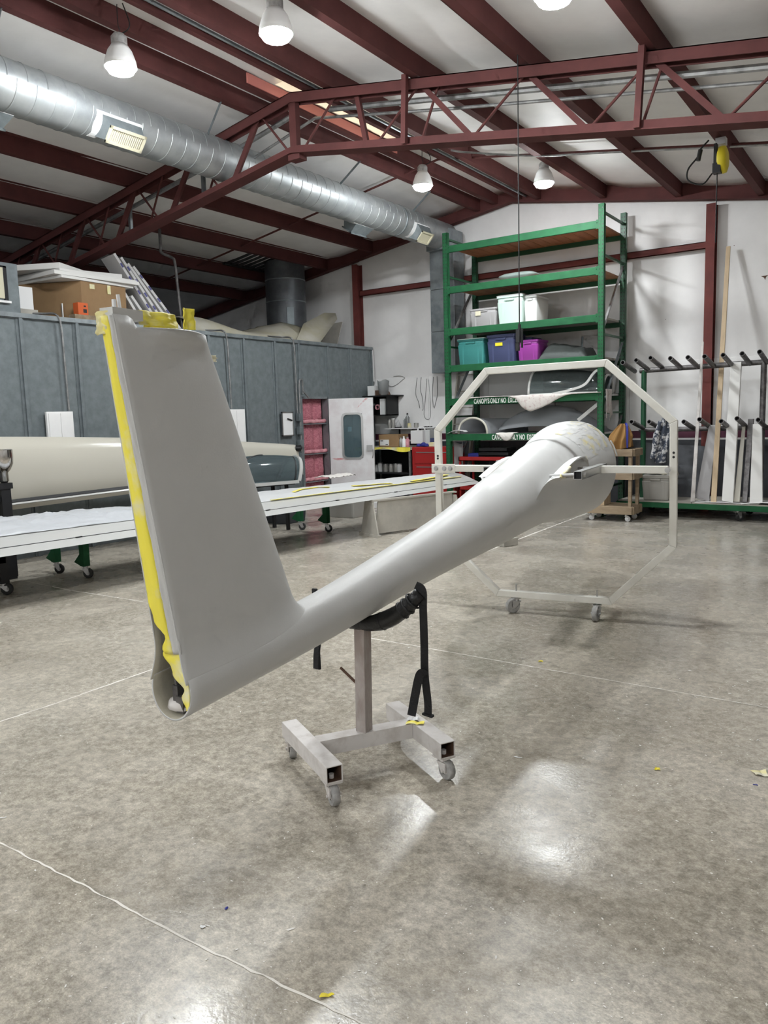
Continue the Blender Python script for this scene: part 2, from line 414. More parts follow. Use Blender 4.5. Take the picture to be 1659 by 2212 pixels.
# back gable wall: vinyl-faced upper wall, white boards, maroon rail, dark lower boards, steel frame
bm = BM()
pts = [(XL, 2.2), (XE, 2.2), (XE, roofz(XE)+.25), (XR, roofz(XR)+.25), (XL, roofz(XL)+.25)]
va = [bm.verts.new((x, WY, z)) for x, z in pts]; vb = [bm.verts.new((x, WY+.15, z)) for x, z in pts]
bm.faces.new(va); bm.faces.new(vb)
for i in range(5): bm.faces.new((va[i], va[(i+1) % 5], vb[(i+1) % 5], vb[i]))
wb = obj('wall_back', bm, 'wallvinyl', None, kind='structure')
wb['label'] = 'back gable wall with red steel posts and white boards'
x = -8.6
while x < XE-.1:
    x2 = min(x+1.22, XE); part('board', wb, 'whiteboard', lambda b: bx(b, (x+.002, WY-.012, 1.2), (x2-.002, WY+.14, 2.245)), bevel=.002); x = x2
x = -8.6
while x < XE-.1:
    x2 = min(x+2.44, XE); part('lower_board', wb, 'slate', lambda b: bx(b, (x+.002, WY-.010, 0), (x2-.002, WY+.14, 1.06)), bevel=.002); x = x2
part('lower_wall', wb, 'wallvinyl', lambda b: bx(b, (XL, WY, 0), (-8.62, WY+.14, 2.2)))
part('rail', wb, 'maroon', lambda b: bx(b, (-8.58, WY-.03, 1.09), (XE, WY+.14, 1.20)), label='maroon wall rail')
part('ledge_strip', wb, 'whiteboard', lambda b: bx(b, (-8.58, WY-.022, 1.06), (XE, WY+.14, 1.09)))
for xc in (-8.86, -2.55, 3.2):
    def colm(b, xc=xc):
        zt = roofz(xc)-.1
        bx(b, (xc-.062, WY-.165, 0), (xc+.062, WY-.155, zt)); bx(b, (xc-.006, WY-.16, 0), (xc+.006, WY-.01, zt)); bx(b, (xc-.062, WY-.012, 0), (xc+.062, WY-.001, zt))
    part('column', wb, 'oxide_bright', colm)
def girt(a, b):
    part('girt', wb, 'oxide_bright', lambda q: (bx(q, (a, WY-.115, 3.80), (b, WY-.105, 3.90)), bx(q, (a, WY-.115, 3.89), (b, WY-.001, 3.90)), bx(q, (a, WY-.115, 3.80), (b, WY-.08, 3.81))))
girt(-8.79, -2.62)
for sgn, xa in ((-1, XL), (1, XE)):
    def raf(b):
        for (z0, z1, y0, y1) in ((-.05, .20, WY-.16, WY-.15), (-.05, -.038, WY-.21, WY-.08), (.19, .20, WY-.21, WY-.08)):
            p = [(XR, roofz(XR)), (xa, roofz(xa))]
            vs = [b.verts.new((x, y, z+dz)) for (x, z) in p for y in (y0, y1) for dz in (z0, z1)]
            q = vs
            for f in ((0, 1, 3, 2), (4, 5, 7, 6), (0, 1, 5, 4), (2, 3, 7, 6), (0, 2, 6, 4), (1, 3, 7, 5)): b.faces.new([q[k] for k in f])
    part('rafter', wb, 'oxide', raf)
for px, py, r_ in ((1652, 598, .045), (1586, 530, .012), (1438, 690, .01)):
    c_ = atY(px, py, WY-.004)
    part('lining_tear', wb, 'rust', lambda b: b.faces.new([b.verts.new(c_+V((r_*x, 0, r_*z))) for x, z in ((-1.1, .3), (.2, .35), (1, .5), (.35, -.1), (.1, -1), (-.2, -.2))]))
# ceiling: sagging white vinyl blanket, purlins below it
PUR = [-11.7, -10.6, -9.51, -8.43, -7.32, -6.21, -5.12, -4.06, -2.95, -1.86, -.77, .32, 1.41, 2.5, 3.6]
def ceil_side(name, x0, x1, label):
    bm = BM(); nx = max(8, int(abs(x1-x0)/.12)); ny = 40
    xs = [x0+(x1-x0)*i/nx for i in range(nx+1)]
    def zz(x, y):
        base = roofz(x)+.215
        dmin = min(abs(x-p) for p in PUR)
        sag = .035*min(1, dmin/.35)
        t = abs(((y-6.68) % 5.52)-0) ; t = min(t, 5.52-t)
        return base-sag-.03*math.exp(-(t/.35)**2)*min(1, dmin/.3)
    g = [[bm.verts.new((x, YF+(WY-YF)*j/ny, zz(x, YF+(WY-YF)*j/ny))) for j in range(ny+1)] for x in xs]
    for i in range(nx):
        for j in range(ny): bm.faces.new((g[i][j], g[i+1][j], g[i+1][j+1], g[i][j+1]))
    o = obj(name, bm, 'vinyl', None, kind='structure', smooth=True, solid=.02)
    o['label'] = label
    return o
cl = ceil_side('ceiling', XL, XR+.001, 'left slope of the white vinyl roof lining with red purlins')
cr = ceil_side('ceiling_right', XR-.001, XE, 'right slope of the white vinyl roof lining with red purlins')
for p in PUR:
    def pur(b, p=p):
        z = roofz(p)
        bx(b, (p-.006, YF, z), (p+.006, WY-.15, z+.2)); bx(b, (p-.082, YF, z), (p-.006, WY-.15, z+.007))
        bx(b, (p-.082, YF, z), (p-.076, WY-.15, z+.022)); bx(b, (p, YF, z+.193), (p+.075, WY-.15, z+.2))
    part('purlin', cl if p < XR else cr, 'oxide', pur)
# ridge members
part('ridge_beam', cl, 'oxide', lambda b: (bx(b, (-5.885, YF, 4.97), (-5.872, WY-.15, 5.14)), bx(b, (-5.96, YF, 4.97), (-5.885, WY-.15, 4.977))))
part('ridge_strut', cr, 'oxide', lambda b: (bx(b, (-5.50, YF, 4.97), (-5.44, WY-.15, 5.03)),))
part('ridge_strut', cr, 'galvdark', lambda b: (cyl(b, (-5.36, YF, 4.99), (-5.36, WY-.2, 4.99), .018, 8),))
# translucent ridge panel with torn lining around it
sk = thing('skylight', 'glowing yellowish ridge skylight strip between the roof beams', 'skylight', (-5.66, 7.7, 4.9), kind='structure')
def skp(b):
    random.seed(4); n = 26; L_, R_ = [], []
    for i in range(n+1):
        y = 6.55+2.35*i/n
        L_.append(b.verts.new((-5.78+random.uniform(-.018, .018), y, 5.075))); R_.append(b.verts.new((-5.60+random.uniform(-.02, .02), y, 5.075)))
    for i in range(n): b.faces.new((L_[i], R_[i], R_[i+1], L_[i+1]))
part('pane', sk, 'skylight', skp)
part('curb', sk, 'skyframe', lambda b: bx(b, (-5.868, 6.2, 5.0), (-5.855, 9.0, 5.10)))
# roof bridging across the purlins
for (xa, xb) in ((-13.0, XR), (XR, XE-.2)):
    part('bridging', cl if xb == XR else cr, 'oxide', lambda b: cyl(b, (xa, 9.72, roofz(xa)+.06), (xb, 9.72, roofz(xb)+.06), .015, 6))
# torn lining beside the flue: bare dark deck
def deckp(b):
    for i in range(12):
        y0 = 10.3+i*.15
        vs = [b.verts.new(c) for c in ((-10.55, y0, roofz(-10.55)+.155), (-9.56, y0, roofz(-9.56)+.155), (-9.56, y0+.1, roofz(-9.56)+.155), (-10.55, y0+.1, roofz(-10.55)+.155))]
        vt = [b.verts.new(v.co+V((0, 0, .01))) for v in vs]
        b.faces.new(vs); b.faces.new(vt)
        for k in range(4): b.faces.new((vs[k], vs[(k+1) % 4], vt[(k+1) % 4], vt[k]))
part('bare_roof_deck', cl, 'deck', lambda b: (deckp(b), bx(b, (-10.56, 10.3, roofz(-10.0)+.06), (-10.5, 12.0, roofz(-10.0)+.16))))

# ------------------------------------------------------------------ open-web rafter (truss)
TY = 6.68
tr = thing('roof_truss', 'dark red open-web steel roof truss with zigzag rods', 'truss', (XR, TY, 4.3), kind=None)
def topz(x): return 4.985-.163*abs(x-XR)
def botz(x): return 4.395-.158*abs(x-XR)
for xa in (-14.4, XE-.15):
    def chord(b, f=topz, h=.10):
        x0, x1 = (XR, xa)
        for y0, y1, z0, z1 in ((-.06, -.05, -h, 0), (.05, .06, -h, 0), (-.06, .06, -.008, 0)):
            vs = [b.verts.new((x, TY+y, f(x)+z)) for x in (x0, x1) for y in (y0, y1) for z in (z0, z1)]
            for q in ((0, 1, 3, 2), (4, 5, 7, 6), (0, 1, 5, 4), (2, 3, 7, 6), (0, 2, 6, 4), (1, 3, 7, 5)): b.faces.new([vs[k] for k in q])
    part('top_chord', tr, 'oxide', chord)
    def bchord(b):
        for y0, y1, z0, z1 in ((-.045, -.037, 0, .085), (.037, .045, 0, .085), (-.09, .09, 0, .010)):
            vs = [b.verts.new((x, TY+y, botz(x)+z-.03)) for x in (XR, xa) for y in (y0, y1) for z in (z0, z1)]
            for q in ((0, 1, 3, 2), (4, 5, 7, 6), (0, 1, 5, 4), (2, 3, 7, 6), (0, 2, 6, 4), (1, 3, 7, 5)): b.faces.new([vs[k] for k in q])
    part('bottom_chord', tr, 'oxide', bchord)
part('king_post', tr, 'oxide', lambda b: (bx(b, (XR-.045, TY-.035, 4.33), (XR+.045, TY+.035, 4.9)), bx(b, (XR-.06, TY-.06, 4.30), (XR+.10, TY+.06, 4.36))))
def web(x0, x1, kind, dy=0.0):
    """member from the top chord at x0 to the bottom chord at x1"""
    a = V((x0, TY+dy, topz(x0)-.05)); c = V((x1, TY+dy, botz(x1)+.03))
    if kind == 'leg': part('web_leg', tr, 'oxide', lambda b: (beam(b, a, c, .066, .008, (0, 1, 0)), beam(b, a+V((0, .026, 0)), c+V((0, .026, 0)), .008, .055, (0, 1, 0))))
    elif kind == 'angle': part('web_angle', tr, 'oxide', lambda b: (beam(b, a, c, .05, .006, (0, 1, 0)), beam(b, a+V((.02, .02, 0)), c+V((.02, .02, 0)), .006, .045, (0, 1, 0))))
    else: part('web_rod', tr, 'oxide', lambda b: cyl(b, a, c, .013, 8))
# right side
for k in range(5):
    s = k*1.09
    web(-4.05+s, -3.52+s, 'angle'); web(-4.06+s-.02, -4.58+s, 'rod') if k != 1 else web(-2.98, -3.5, 'rod')
web(-3.88, -4.08, 'rod', .03); web(-1.80, -1.97, 'rod', .03); web(-4.83, -4.72, 'angle'); web(-5.1, -5.55, 'rod', .02)
for xv, p in ((-4.18, -4.06), (-1.95, -1.86)):
    part('web_post', tr, 'oxide', lambda b: beam(b, (xv-.02, TY-.1, botz(xv)-.02), (xv+.02, TY-.12, roofz(p)+.01), .05, .05))
# left side
for k in range(6):
    s = -k*1.09
    web(-6.19+s, -6.60+s, 'leg'); web(-6.12+s, -5.74+s, 'rod'); web(-6.75+s, -7.05+s, 'rod', .03)
part('knee_strut', tr, 'galvdark', lambda b: beam(b, (-7.2, TY+.1, topz(-7.2)-.1), (-7.2, TY+.1, botz(-7.2)), .04, .04))
part('knee_strut', tr, 'galvdark', lambda b: beam(b, (-8.6, TY+.1, topz(-8.6)-.1), (-8.6, TY+.1, botz(-8.6)), .04, .04))
# conduits that follow the truss
one('conduit_pipe', 'pipe', lambda b: [tube(b, [(-5.4, TY+.3, roofz(-5.4)-.10), (XE-.3, TY+.3, roofz(XE)-.08)], .03, 8)],
    'thick grey pipe running along the right half of the roof truss', 'pipe')
one('conduit_pipe', 'pipe', lambda b: [tube(b, [(-6.6, TY+.35, roofz(-6.6)-.24), (XR, TY+.35, roofz(XR)-.16), (-4, TY+.35, roofz(-4)-.19), (XE-.3, TY+.35, roofz(XE)-.19)], .016, 8)],
    'thin grey conduit below the thick pipe on the roof truss', 'pipe')
one('conduit_pipe', 'pipe', lambda b: [tube(b, [(-12.0, TY+.2, roofz(-12)-.14), (-6.8, TY+.2, roofz(-6.8)-.14), (-5.8, TY+.2, roofz(-5.8)-.10)], .028, 8)],
    'grey pipe under the left top chord of the roof truss', 'pipe')
one('conduit_pipe', 'pipe', lambda b: [tube(b, wire([(-4.9, 8.75, 4.78), (-4.75, 8.8, 4.74), (-4.4, 9.3, 4.76), (-4.0, 9.6, 4.74), (-3.2, 9.62, 4.62), (0.5, 9.62, 4.02)], 4), .012, 6)],
    'thin conduit bending along the roof beside the right lamp', 'pipe')

# ------------------------------------------------------------------ lamps
def lamp(x, y, zb, label, chain):
    t = thing('high_bay_lamp', label, 'lamp', (x, y, zb), group='high bay lamps under the roof')
    part('reflector', t, 'reflector', lambda b: lathe(b, (0, 0, 0), [(.135, .0), (.128, .05), (.10, .13), (.065, .18)], 24, caps=False), local=True, smooth=True, solid=.004)
    part('housing', t, 'greyrubber', lambda b: lathe(b, (0, 0, 0), [(.066, .175), (.066, .24), (.045, .265), (.02, .27)], 20), local=True, smooth=True, autos=40)
    part('lens', t, 'lens', lambda b: lathe(b, (0, 0, 0), [(.124, .012), (.123, -.010), (.105, -.038), (.06, -.056), (.001, -.062)], 14), local=True, smooth=True)
    part('hook', t, 'blacksteel', lambda b: tube(b, wire([(0, 0, .27), (0.012, 0, .30), (0, 0, .34), (0, 0, chain-.02), (.006, 0, chain)], 4), .004, 6), local=True)
    part('cord', t, 'black', lambda b: tube(b, wire([(.02, 0, .26), (.09, .02, .28), (.11, .03, .34), (.05, .02, chain)], 5), .005, 6), local=True)
lamp(-5.70, 4.50, 4.54, 'lit high bay lamp hanging above the spiral duct at upper left', .50)
lamp(-4.28, 4.88, 4.54, 'lit high bay lamp nearest the truss peak, at top centre', .45)
lamp(-5.52, 9.08, 4.54, 'lit high bay lamp at the back, nearer the spiral duct end', .46)
lamp(-4.20, 9.98, 4.53, 'lit high bay lamp at the back, above the green pallet rack', .40)
lamp(-2.05, 5.05, 4.20, 'lit high bay lamp cut by the top edge, right of the hanging cord', .34)
for lx, ly, lab in ((0.9, -2.4, 'added unseen high bay lamp over the front of the shop, at right'), (-5.6, -0.4, 'added unseen high bay lamp over the front of the shop, at left'),
                    (-2.3, -4.3, 'added unseen high bay lamp nearest the front wall, at right'), (-4.25, -5.1, 'added unseen high bay lamp nearest the front wall, in the middle'), (-5.65, -4.9, 'added unseen high bay lamp nearest the front wall, at left')):
    lamp(lx, ly, min(4.54, roofz(lx)-.05), lab, .30)  # out-of-view lamps, added to light the foreground, fin and tape

# ------------------------------------------------------------------ spiral duct
DX, DZ, DR = -6.80, 4.545, .225
sd = thing('spiral_duct', 'big round galvanised spiral air duct hanging along the roof', 'duct', (DX, 6, DZ))
def ductb(b):
    ys = [2.0+(11.9-2.0)*i/60 for i in range(61)]
    loft(b, [[(DX+DR*math.cos(t), y, DZ+DR*math.sin(t)) for t in (2*math.pi*k/36 for k in range(36))] for y in ys], True, True)
part('pipe_body', sd, 'ductmetal', ductb, smooth=True, autos=60)
y = 2.1
while y < 11.0:
    def seam(b, y=y):
        N = 36; rings = []
        for dr, dy in ((-.002, -.007), (.005, -.004), (.005, .004), (-.002, .007)):
            rings.append([(DX+(DR+dr)*math.cos(t), y+dy+.09*(k/N), DZ+(DR+dr)*math.sin(t)) for k in range(N+1) for t in (2*math.pi*k/N,)])
        loft(b, rings, False)
    part('seam', sd, 'ductmetal', seam, smooth=True); y += .19
def strap(y, x2, ytop):
    def f(b):
        beam(b, (DX+.17, y, DZ+.16), (x2, ytop, roofz(x2)+.01), .03, .004, (0, 1, 0))
    part('hanger_strap', sd, 'galv', f)
strap(6.35, -6.25, 6.2); strap(3.9, -6.25, 3.8); strap(8.75, -6.25, 8.7); strap(10.6, -6.25, 10.5)
part('coupling_band', sd, 'galvdark', lambda b: lathe(b, (DX, 10.35, DZ), [(DR-.002, -.02), (DR+.009, -.015), (DR+.009, .015), (DR-.002, .02)], 36, 'Y', False), smooth=True)
def vent(y, ang, lab, wy=.42, wz=.17, grille=True, colr='cream'):
    """boot and register sticking out of the duct at angle ang below the horizontal, facing +x"""
    ca, sa = math.cos(ang), math.sin(ang)
    o = V((DX, y, DZ)); n = V((ca, 0, -sa)); u = V((0, 1, 0)); v = V((sa, 0, ca))
    def P(a, b_, c): return o+n*a+u*b_+v*c
    def boot(b):
        loft(b, [[P(DR-.03, sx*(wy/2+.02), sz*(wz/2+.03)) for sx, sz in ((-1, -1), (1, -1), (1, 1), (-1, 1))],
                 [P(DR+.115, sx*(wy/2-.02), sz*(wz/2-.02)) for sx, sz in ((-1, -1), (1, -1), (1, 1), (-1, 1))]], True, False)
    bt = part('vent_boot', sd, 'galv', boot, solid=.004)
    def tape(b):
        R_ = DR+.004
        for (b0, b1) in ((-wy/2-.09, -wy/2+.0), ):
            sheet(b, lambda s_, t_: (DX+R_*math.cos(-ang+(t_-.5)*1.25), y+b0+(b1-b0)*s_+.01*math.sin(t_*9), DZ+R_*math.sin(-ang+(t_-.5)*1.25)), 3, 10)
        sheet(b, lambda s_, t_: (DX+R_*math.cos(-ang+.42+t_*.2), y-wy/2-.06+(wy+.08)*s_, DZ+R_*math.sin(-ang+.42+t_*.2)), 8, 3)
    part('sealing_tape', sd, 'white', tape, solid=.002)
    fr = BM()
    for (b0, b1, c0, c1) in ((-wy/2, wy/2, wz/2-.025, wz/2), (-wy/2, wy/2, -wz/2, -wz/2+.025), (-wy/2, -wy/2+.028, -wz/2, wz/2), (wy/2-.028, wy/2, -wz/2, wz/2)):
        vs = [fr.verts.new(P(a, b_, c)) for a in (DR+.112, DR+.130) for b_ in (b0, b1) for c in (c0, c1)]
        for q in ((0, 1, 3, 2), (4, 5, 7, 6), (0, 1, 5, 4), (2, 3, 7, 6), (0, 2, 6, 4), (1, 3, 7, 5)): fr.faces.new([vs[k] for k in q])
    reg = obj('register_frame', fr, colr, sd)
    if grille:
        part('register_back', sd, 'black', lambda b: b.faces.new([b.verts.new(P(DR+.08, sx*(wy/2-.03), sz*(wz/2-.03))) for sx, sz in ((-1, -1), (1, -1), (1, 1), (-1, 1))]))
        n_ = 16
        for k in range(n_):
            b_ = -wy/2+.035+(wy-.07)*(k+.5)/n_
            def lv(b, b_=b_):
                vs = [b.verts.new(P(a, b_+(.004 if a > DR+.118 else -.001)+e, c)) for a in (DR+.112, DR+.124) for e in (-.003, .003) for c in (-wz/2+.02, wz/2-.02)]
                for q in ((0, 1, 3, 2), (4, 5, 7, 6), (0, 1, 5, 4), (2, 3, 7, 6), (0, 2, 6, 4), (1, 3, 7, 5)): b.faces.new([vs[k] for k in q])
            part('louvre', reg, colr, lv)
    else:
        part('register_back', reg, 'cream', lambda b: b.faces.new([b.verts.new(P(DR+.112, sx*(wy/2-.02), sz*(wz/2-.02))) for sx, sz in ((-1, -1), (1, -1), (1, 1), (-1, 1))]))
vent(5.17, .72, 'a'); vent(10.80, .72, 'b', .34, .19, False)
vent(9.55, 2.2, 'c', .40, .2, False, 'galv'); vent(3.95, 2.2, 'd', .40, .2, False, 'galv')
# vertical drop of the duct behind the rack
part('drop_elbow', sd, 'galvdark', lambda b: bx(b, (-7.02, 11.62, 4.30), (-6.55, 12.05, 4.62)))
part('drop_duct', sd, 'galvdark', lambda b: [bx(b, (-7.02, 11.72, z0), (-6.55, 12.08, z0+.70)) for z0 in (2.26, 2.965, 3.67)], bevel=.006)

# ------------------------------------------------------------------ hanging cords
one('drop_cord', 'black', lambda b: (cyl(b, (-2.95, 6.452, 2.31), (-2.95, 6.452, roofz(-2.95)+.003), .0055, 6),
     cyl(b, (-2.95, 6.452, 2.32), (-2.95, 6.452, 2.27), .014, 10), box(b, (-2.96, 6.447, 2.22), (.036, .026, .115)), box(b, (-2.93, 6.46, 2.20), (.014, .02, .17)), box(b, (-2.965, 6.445, 2.125), (.03, .026, .07))),
    'long black drop cord with plug hanging in front of the pallet rack', 'cord')
cr_ = thing('cord_reel', 'yellow cord reel hanging from a red purlin at right', 'cord reel', (-1.86, 9.2, 4.1))
part('case', cr_, 'yellow', lambda b: lathe(b, (-1.84, 9.2, 4.16), [(.10, -.045), (.135, -.03), (.14, 0), (.135, .03), (.10, .045)], 20, 'X'), smooth=True)
part('strap_band', cr_, 'blacksteel', lambda b: (box(b, (-1.90, 9.14, 4.17), (.03, .07, .29)), box(b, (-1.88, 9.13, 4.06), (.08, .09, .10))))
part('hanger', cr_, 'steel', lambda b: (box(b, (-1.86, 9.2, 4.345), (.10, .10, .07)),))
part('plug_lead', cr_, 'black', lambda b: (tube(b, wire([(-1.93, 9.13, 4.02), (-2.02, 9.1, 3.92), (-2.16, 9.08, 3.98), (-2.17, 9.1, 4.10), (-2.08, 9.13, 4.22), (-2.06, 9.14, 4.29), (-1.98, 9.17, 4.38)], 5), .009, 6), cyl(b, (-2.075, 9.13, 4.18), (-2.055, 9.14, 4.29), .024, 8)))
part('cord', cr_, 'black', lambda b: cyl(b, (-1.88, 9.13, 4.02), (-1.88, 9.13, 3.3), .006, 6))

# ================================================================== METAL BOOTH (left)
BX, BH, BY0, BY1 = -8.6, 2.83, 1.6, 12.12
bt = thing('metal_booth', 'long grey galvanised metal booth along the left side', 'booth', (BX, 7, 0))
DY0, DY1, DHZ = 10.02, 10.74, 1.885
ribs = [1.6, 2.3, 3.0, 3.7, 4.4, 5.12, 5.85, 6.57, 7.29, 8.0, 8.72, 9.42, 10.0, 10.78, 11.45, BY1]
for a, b_ in zip(ribs[:-1], ribs[1:]):
    z0 = DHZ if (a >= 9.99 and b_ < 10.8) else 0
    part('panel', bt, 'galv', lambda b: bx(b, (BX-.06, a+.004, z0), (BX, b_-.004, BH)))
for y in ribs:
    z0 = 0
    part('rib', bt, 'galv', lambda b: (bx(b, (BX-.02, y-.022, z0), (BX+.038, y+.022, BH+.005)), bx(b, (BX-.005, y-.05, z0), (BX+.012, y+.05, BH))), bevel=.004)
part('roof', bt, 'galvdark', lambda b: (bx(b, (-14.2, BY0, BH-.05), (BX+.02, BY1, BH)), bx(b, (BX-.01, BY0, BH-.04), (BX+.045, BY1, BH+.012))))
part('end_panel', bt, 'galv', lambda b: bx(b, (-14.2, BY1-.05, 0), (BX, BY1, BH-.06)))
part('corner_trim', bt, 'whiteboard', lambda b: beam(b, (BX+.03, BY1+.01, 2.79), (BX+.05, BY1+.01, 2.2), .02, .02))
# doorway with pink insulation between shelves of the frame
part('door_frame', bt, 'galvdark', lambda b: [bx(b, (BX-.10, DY0-.02, 0), (BX+.03, DY0+.02, DHZ+.02)), bx(b, (BX-.10, DY1-.02, 0), (BX+.03, DY1+.02, DHZ+.02)), bx(b, (BX-.10, DY0, DHZ-.012), (BX+.03, DY1, DHZ+.025))])
random.seed(5)
for k, (z0, z1) in enumerate(((.02, .45), (.45, .93), (.93, 1.45), (1.45, DHZ-.01))):
    for (y0, y1) in ((DY0+.02, (DY0+DY1)/2+.1), ((DY0+DY1)/2+.1, DY1-.02)):
        def batt(b):
            def f(s, t):
                y, z = y0+(y1-y0)*s, z0+(z1-z0)*t
                e = min(s, 1-s, t, 1-t)*4; e = min(1, e)
                return (BX-.12+.05*e*(.6+.8*abs(noise.noise((y*7, z*9, k)))), y, z)
            sheet(b, f, 8, 10)
        part('insulation_batt', bt, 'pink', batt, smooth=True)
    if k:
        def roll(b):
            pts = [(BX-.04+.012*math.sin(i*1.7+k), DY0+.03+(DY1-DY0-.06)*i/12, z0+.035+.018*noise.noise((i*.7, k, 1))) for i in range(13)]
            tube(b, pts, [.035+.015*noise.noise((i*.9, k*3, 5)) for i in range(13)], 10)
        part('insulation_roll', bt, 'pinkbulge', roll, smooth=True)
        part('shelf_rail', bt, 'galvdark', lambda b: bx(b, (BX-.10, DY0, z0-.015), (BX-.01, DY1, z0)))
part('door_back', bt, 'galvdark', lambda b: bx(b, (BX-.16, DY0-.02, 0), (BX-.14, DY1+.02, DHZ+.02)))
# open door, swung out: hinge on the frame, free edge towards the shop
hx, hy = BX+.04, DY1+.0
ex, ey = -7.96, 10.98
ang = math.atan2(ey-hy, ex-hx); DW = math.hypot(ex-hx, ey-hy); DW = .80
dr = thing('booth_door', 'open silver booth door with rounded window and red overspray', 'door', (hx, hy, .02), ang)
# local: x along the door, y thickness, z up
def doorleaf(b):
    wx0, wx1, wz0, wz1 = .245, .60, .80, 1.58
    for (a0, a1, c0, c1) in ((0, wx0, 0, 1.85), (wx1, DW, 0, 1.85), (wx0, wx1, 0, wz0), (wx0, wx1, wz1, 1.85)):
        bx(b, (a0, -.022, c0), (a1, .022, c1))
part('leaf', dr, 'aluminium', doorleaf, local=True)
def ringf(b):
    o_ = rrect(.195, .41, .09, 5); i_ = rrect(.16, .375, .07, 5); cx, cz = .4225, 1.19
    for y in (-.034, ):
        loft(b, [[(cx+p[0], -.020, cz+p[1]) for p in o_], [(cx+p[0], y, cz+p[1]) for p in o_], [(cx+p[0], y, cz+p[1]) for p in i_], [(cx+p[0], -.01, cz+p[1]) for p in i_]], True)
part('window_gasket', dr, 'steel', ringf, local=True)
part('window_pane', dr, 'doorglass', lambda b: bx(b, (.245, -.006, .80), (.60, .0, 1.58)), local=True)
part('sign', dr, 'teal', lambda b: bx(b, (.27, .004, .98), (.43, .008, 1.55)), local=True, label='teal notice behind the window')
part('notice', dr, 'white', lambda b: bx(b, (.33, -.003, 1.27), (.40, .003, 1.35)), local=True)
part('handle', dr, 'steel', lambda b: (cyl(b, (DW-.07, -.022, .98), (DW-.07, -.06, .98), .03, 12), box(b, (DW-.07, -.065, .98), (.10, .018, .10)), tube(b, [(DW-.03, -.03, .8), (DW-.01, -.06, .86), (DW-.01, -.06, .95)], .008)), local=True)
def splat(b, pts, y=-.0235):
    vs = [b.verts.new((p[0], y, p[1])) for p in pts]; b.faces.new(vs)
mat('redspray', (0.62, 0.30, 0.31), 0.5, 0.2, col2=(0.74, 0.70, 0.705), scale=9, lo=.42, hi=.6)
part('overspray', dr, 'redspray', lambda b: (splat(b, [(.03, .80), (.12, .77), (.40, .775), (.60, .80), (.40, .79), (.2, .81)]), splat(b, [(.52, 1.68), (.60, 1.74), (.72, 1.84), (.67, 1.84), (.58, 1.76)])), local=True, label='red overspray streaks')
# conduits, switch boxes, white light covers and whiteboard on the booth
def bconduit(y, ztop, zbot, lab, back=.35):
    pts = [(BX-back, y-.45, BH+.05), (BX-.12, y-.12, BH+.055), (BX+.03, y-.04, BH+.035), (BX+.05, y, BH-.10), (BX+.05, y+.01, 2.4), (BX+.05, y+.02, zbot)]
    one('wall_conduit', 'pipe', lambda b: tube(b, wire(pts, 5), .013, 8), lab, 'conduit')
bconduit(5.62, BH, 1.72, 'grey conduit bending over the booth edge down to the left light cover')
bconduit(8.35, BH, 1.72, 'grey conduit bending over the booth edge right of the tail fin')
bconduit(9.86, BH, 1.55, 'grey conduit running down the booth to the switch boxes', .1)
one('light_cover', 'whiteboard', lambda b: (bx(b, (BX+.04, 5.32, 1.05), (BX+.075, 5.67, 1.71)), bx(b, (BX+.075, 5.34, 1.07), (BX+.088, 5.49, 1.69)), bx(b, (BX+.075, 5.50, 1.07), (BX+.083, 5.65, 1.69))),
    'white metal cover on the booth wall left of the tail fin', 'cover')
one('light_cover', 'whiteboard', lambda b: (bx(b, (BX+.04, 8.25, 1.05), (BX+.075, 8.62, 1.71)), bx(b, (BX+.075, 8.27, 1.07), (BX+.088, 8.43, 1.69)), bx(b, (BX+.075, 8.44, 1.07), (BX+.083, 8.60, 1.69))),
    'white metal cover on the booth wall just right of the tail fin', 'cover')
wbd = thing('whiteboard', 'small white marker board hung on the booth wall', 'whiteboard', (BX+.05, 9.62, 1.27))
part('frame', wbd, 'steel', lambda b: [bx(b, p, q) for p, q in (((BX+.04, 9.48, 1.26), (BX+.06, 9.50, 1.66)), ((BX+.04, 9.74, 1.26), (BX+.06, 9.76, 1.66)), ((BX+.04, 9.48, 1.26), (BX+.06, 9.76, 1.28)), ((BX+.04, 9.48, 1.64), (BX+.06, 9.76, 1.66)))])
part('writing_surface', wbd, 'white', lambda b: bx(b, (BX+.04, 9.49, 1.27), (BX+.052, 9.75, 1.65)))
part('marker', wbd, 'black', lambda b: (beam(b, (BX+.06, 9.61, 1.545), (BX+.06, 9.72, 1.515), .018, .022),))
swb = thing('switch_box_column', 'column of grey electrical switch boxes beside the pink doorway', 'switch box', (BX+.06, 9.90, .6))
for z in (1.50, 1.28, 1.06, .84):
    part('switch_box', swb, 'galv', lambda b: (bx(b, (BX+.03, 9.86, z), (BX+.10, 9.955, z+.13)), bx(b, (BX+.10, 9.875, z+.02), (BX+.107, 9.94, z+.11))), bevel=.005)
part('riser', swb, 'pipe', lambda b: (tube(b, wire([(BX+.07, 9.93, 2.10), (BX+.07, 9.94, 2.17), (BX+.07, 9.985, 2.19), (BX+.07, 10.02, 2.14), (BX+.07, 10.02, 1.95)], 5), .014), cyl(b, (BX+.065, 9.93, .6), (BX+.065, 9.93, 2.12), .014), beam(b, (BX+.09, 10.0, 2.0), (BX+.12, 10.11, 1.88), .02, .02)))
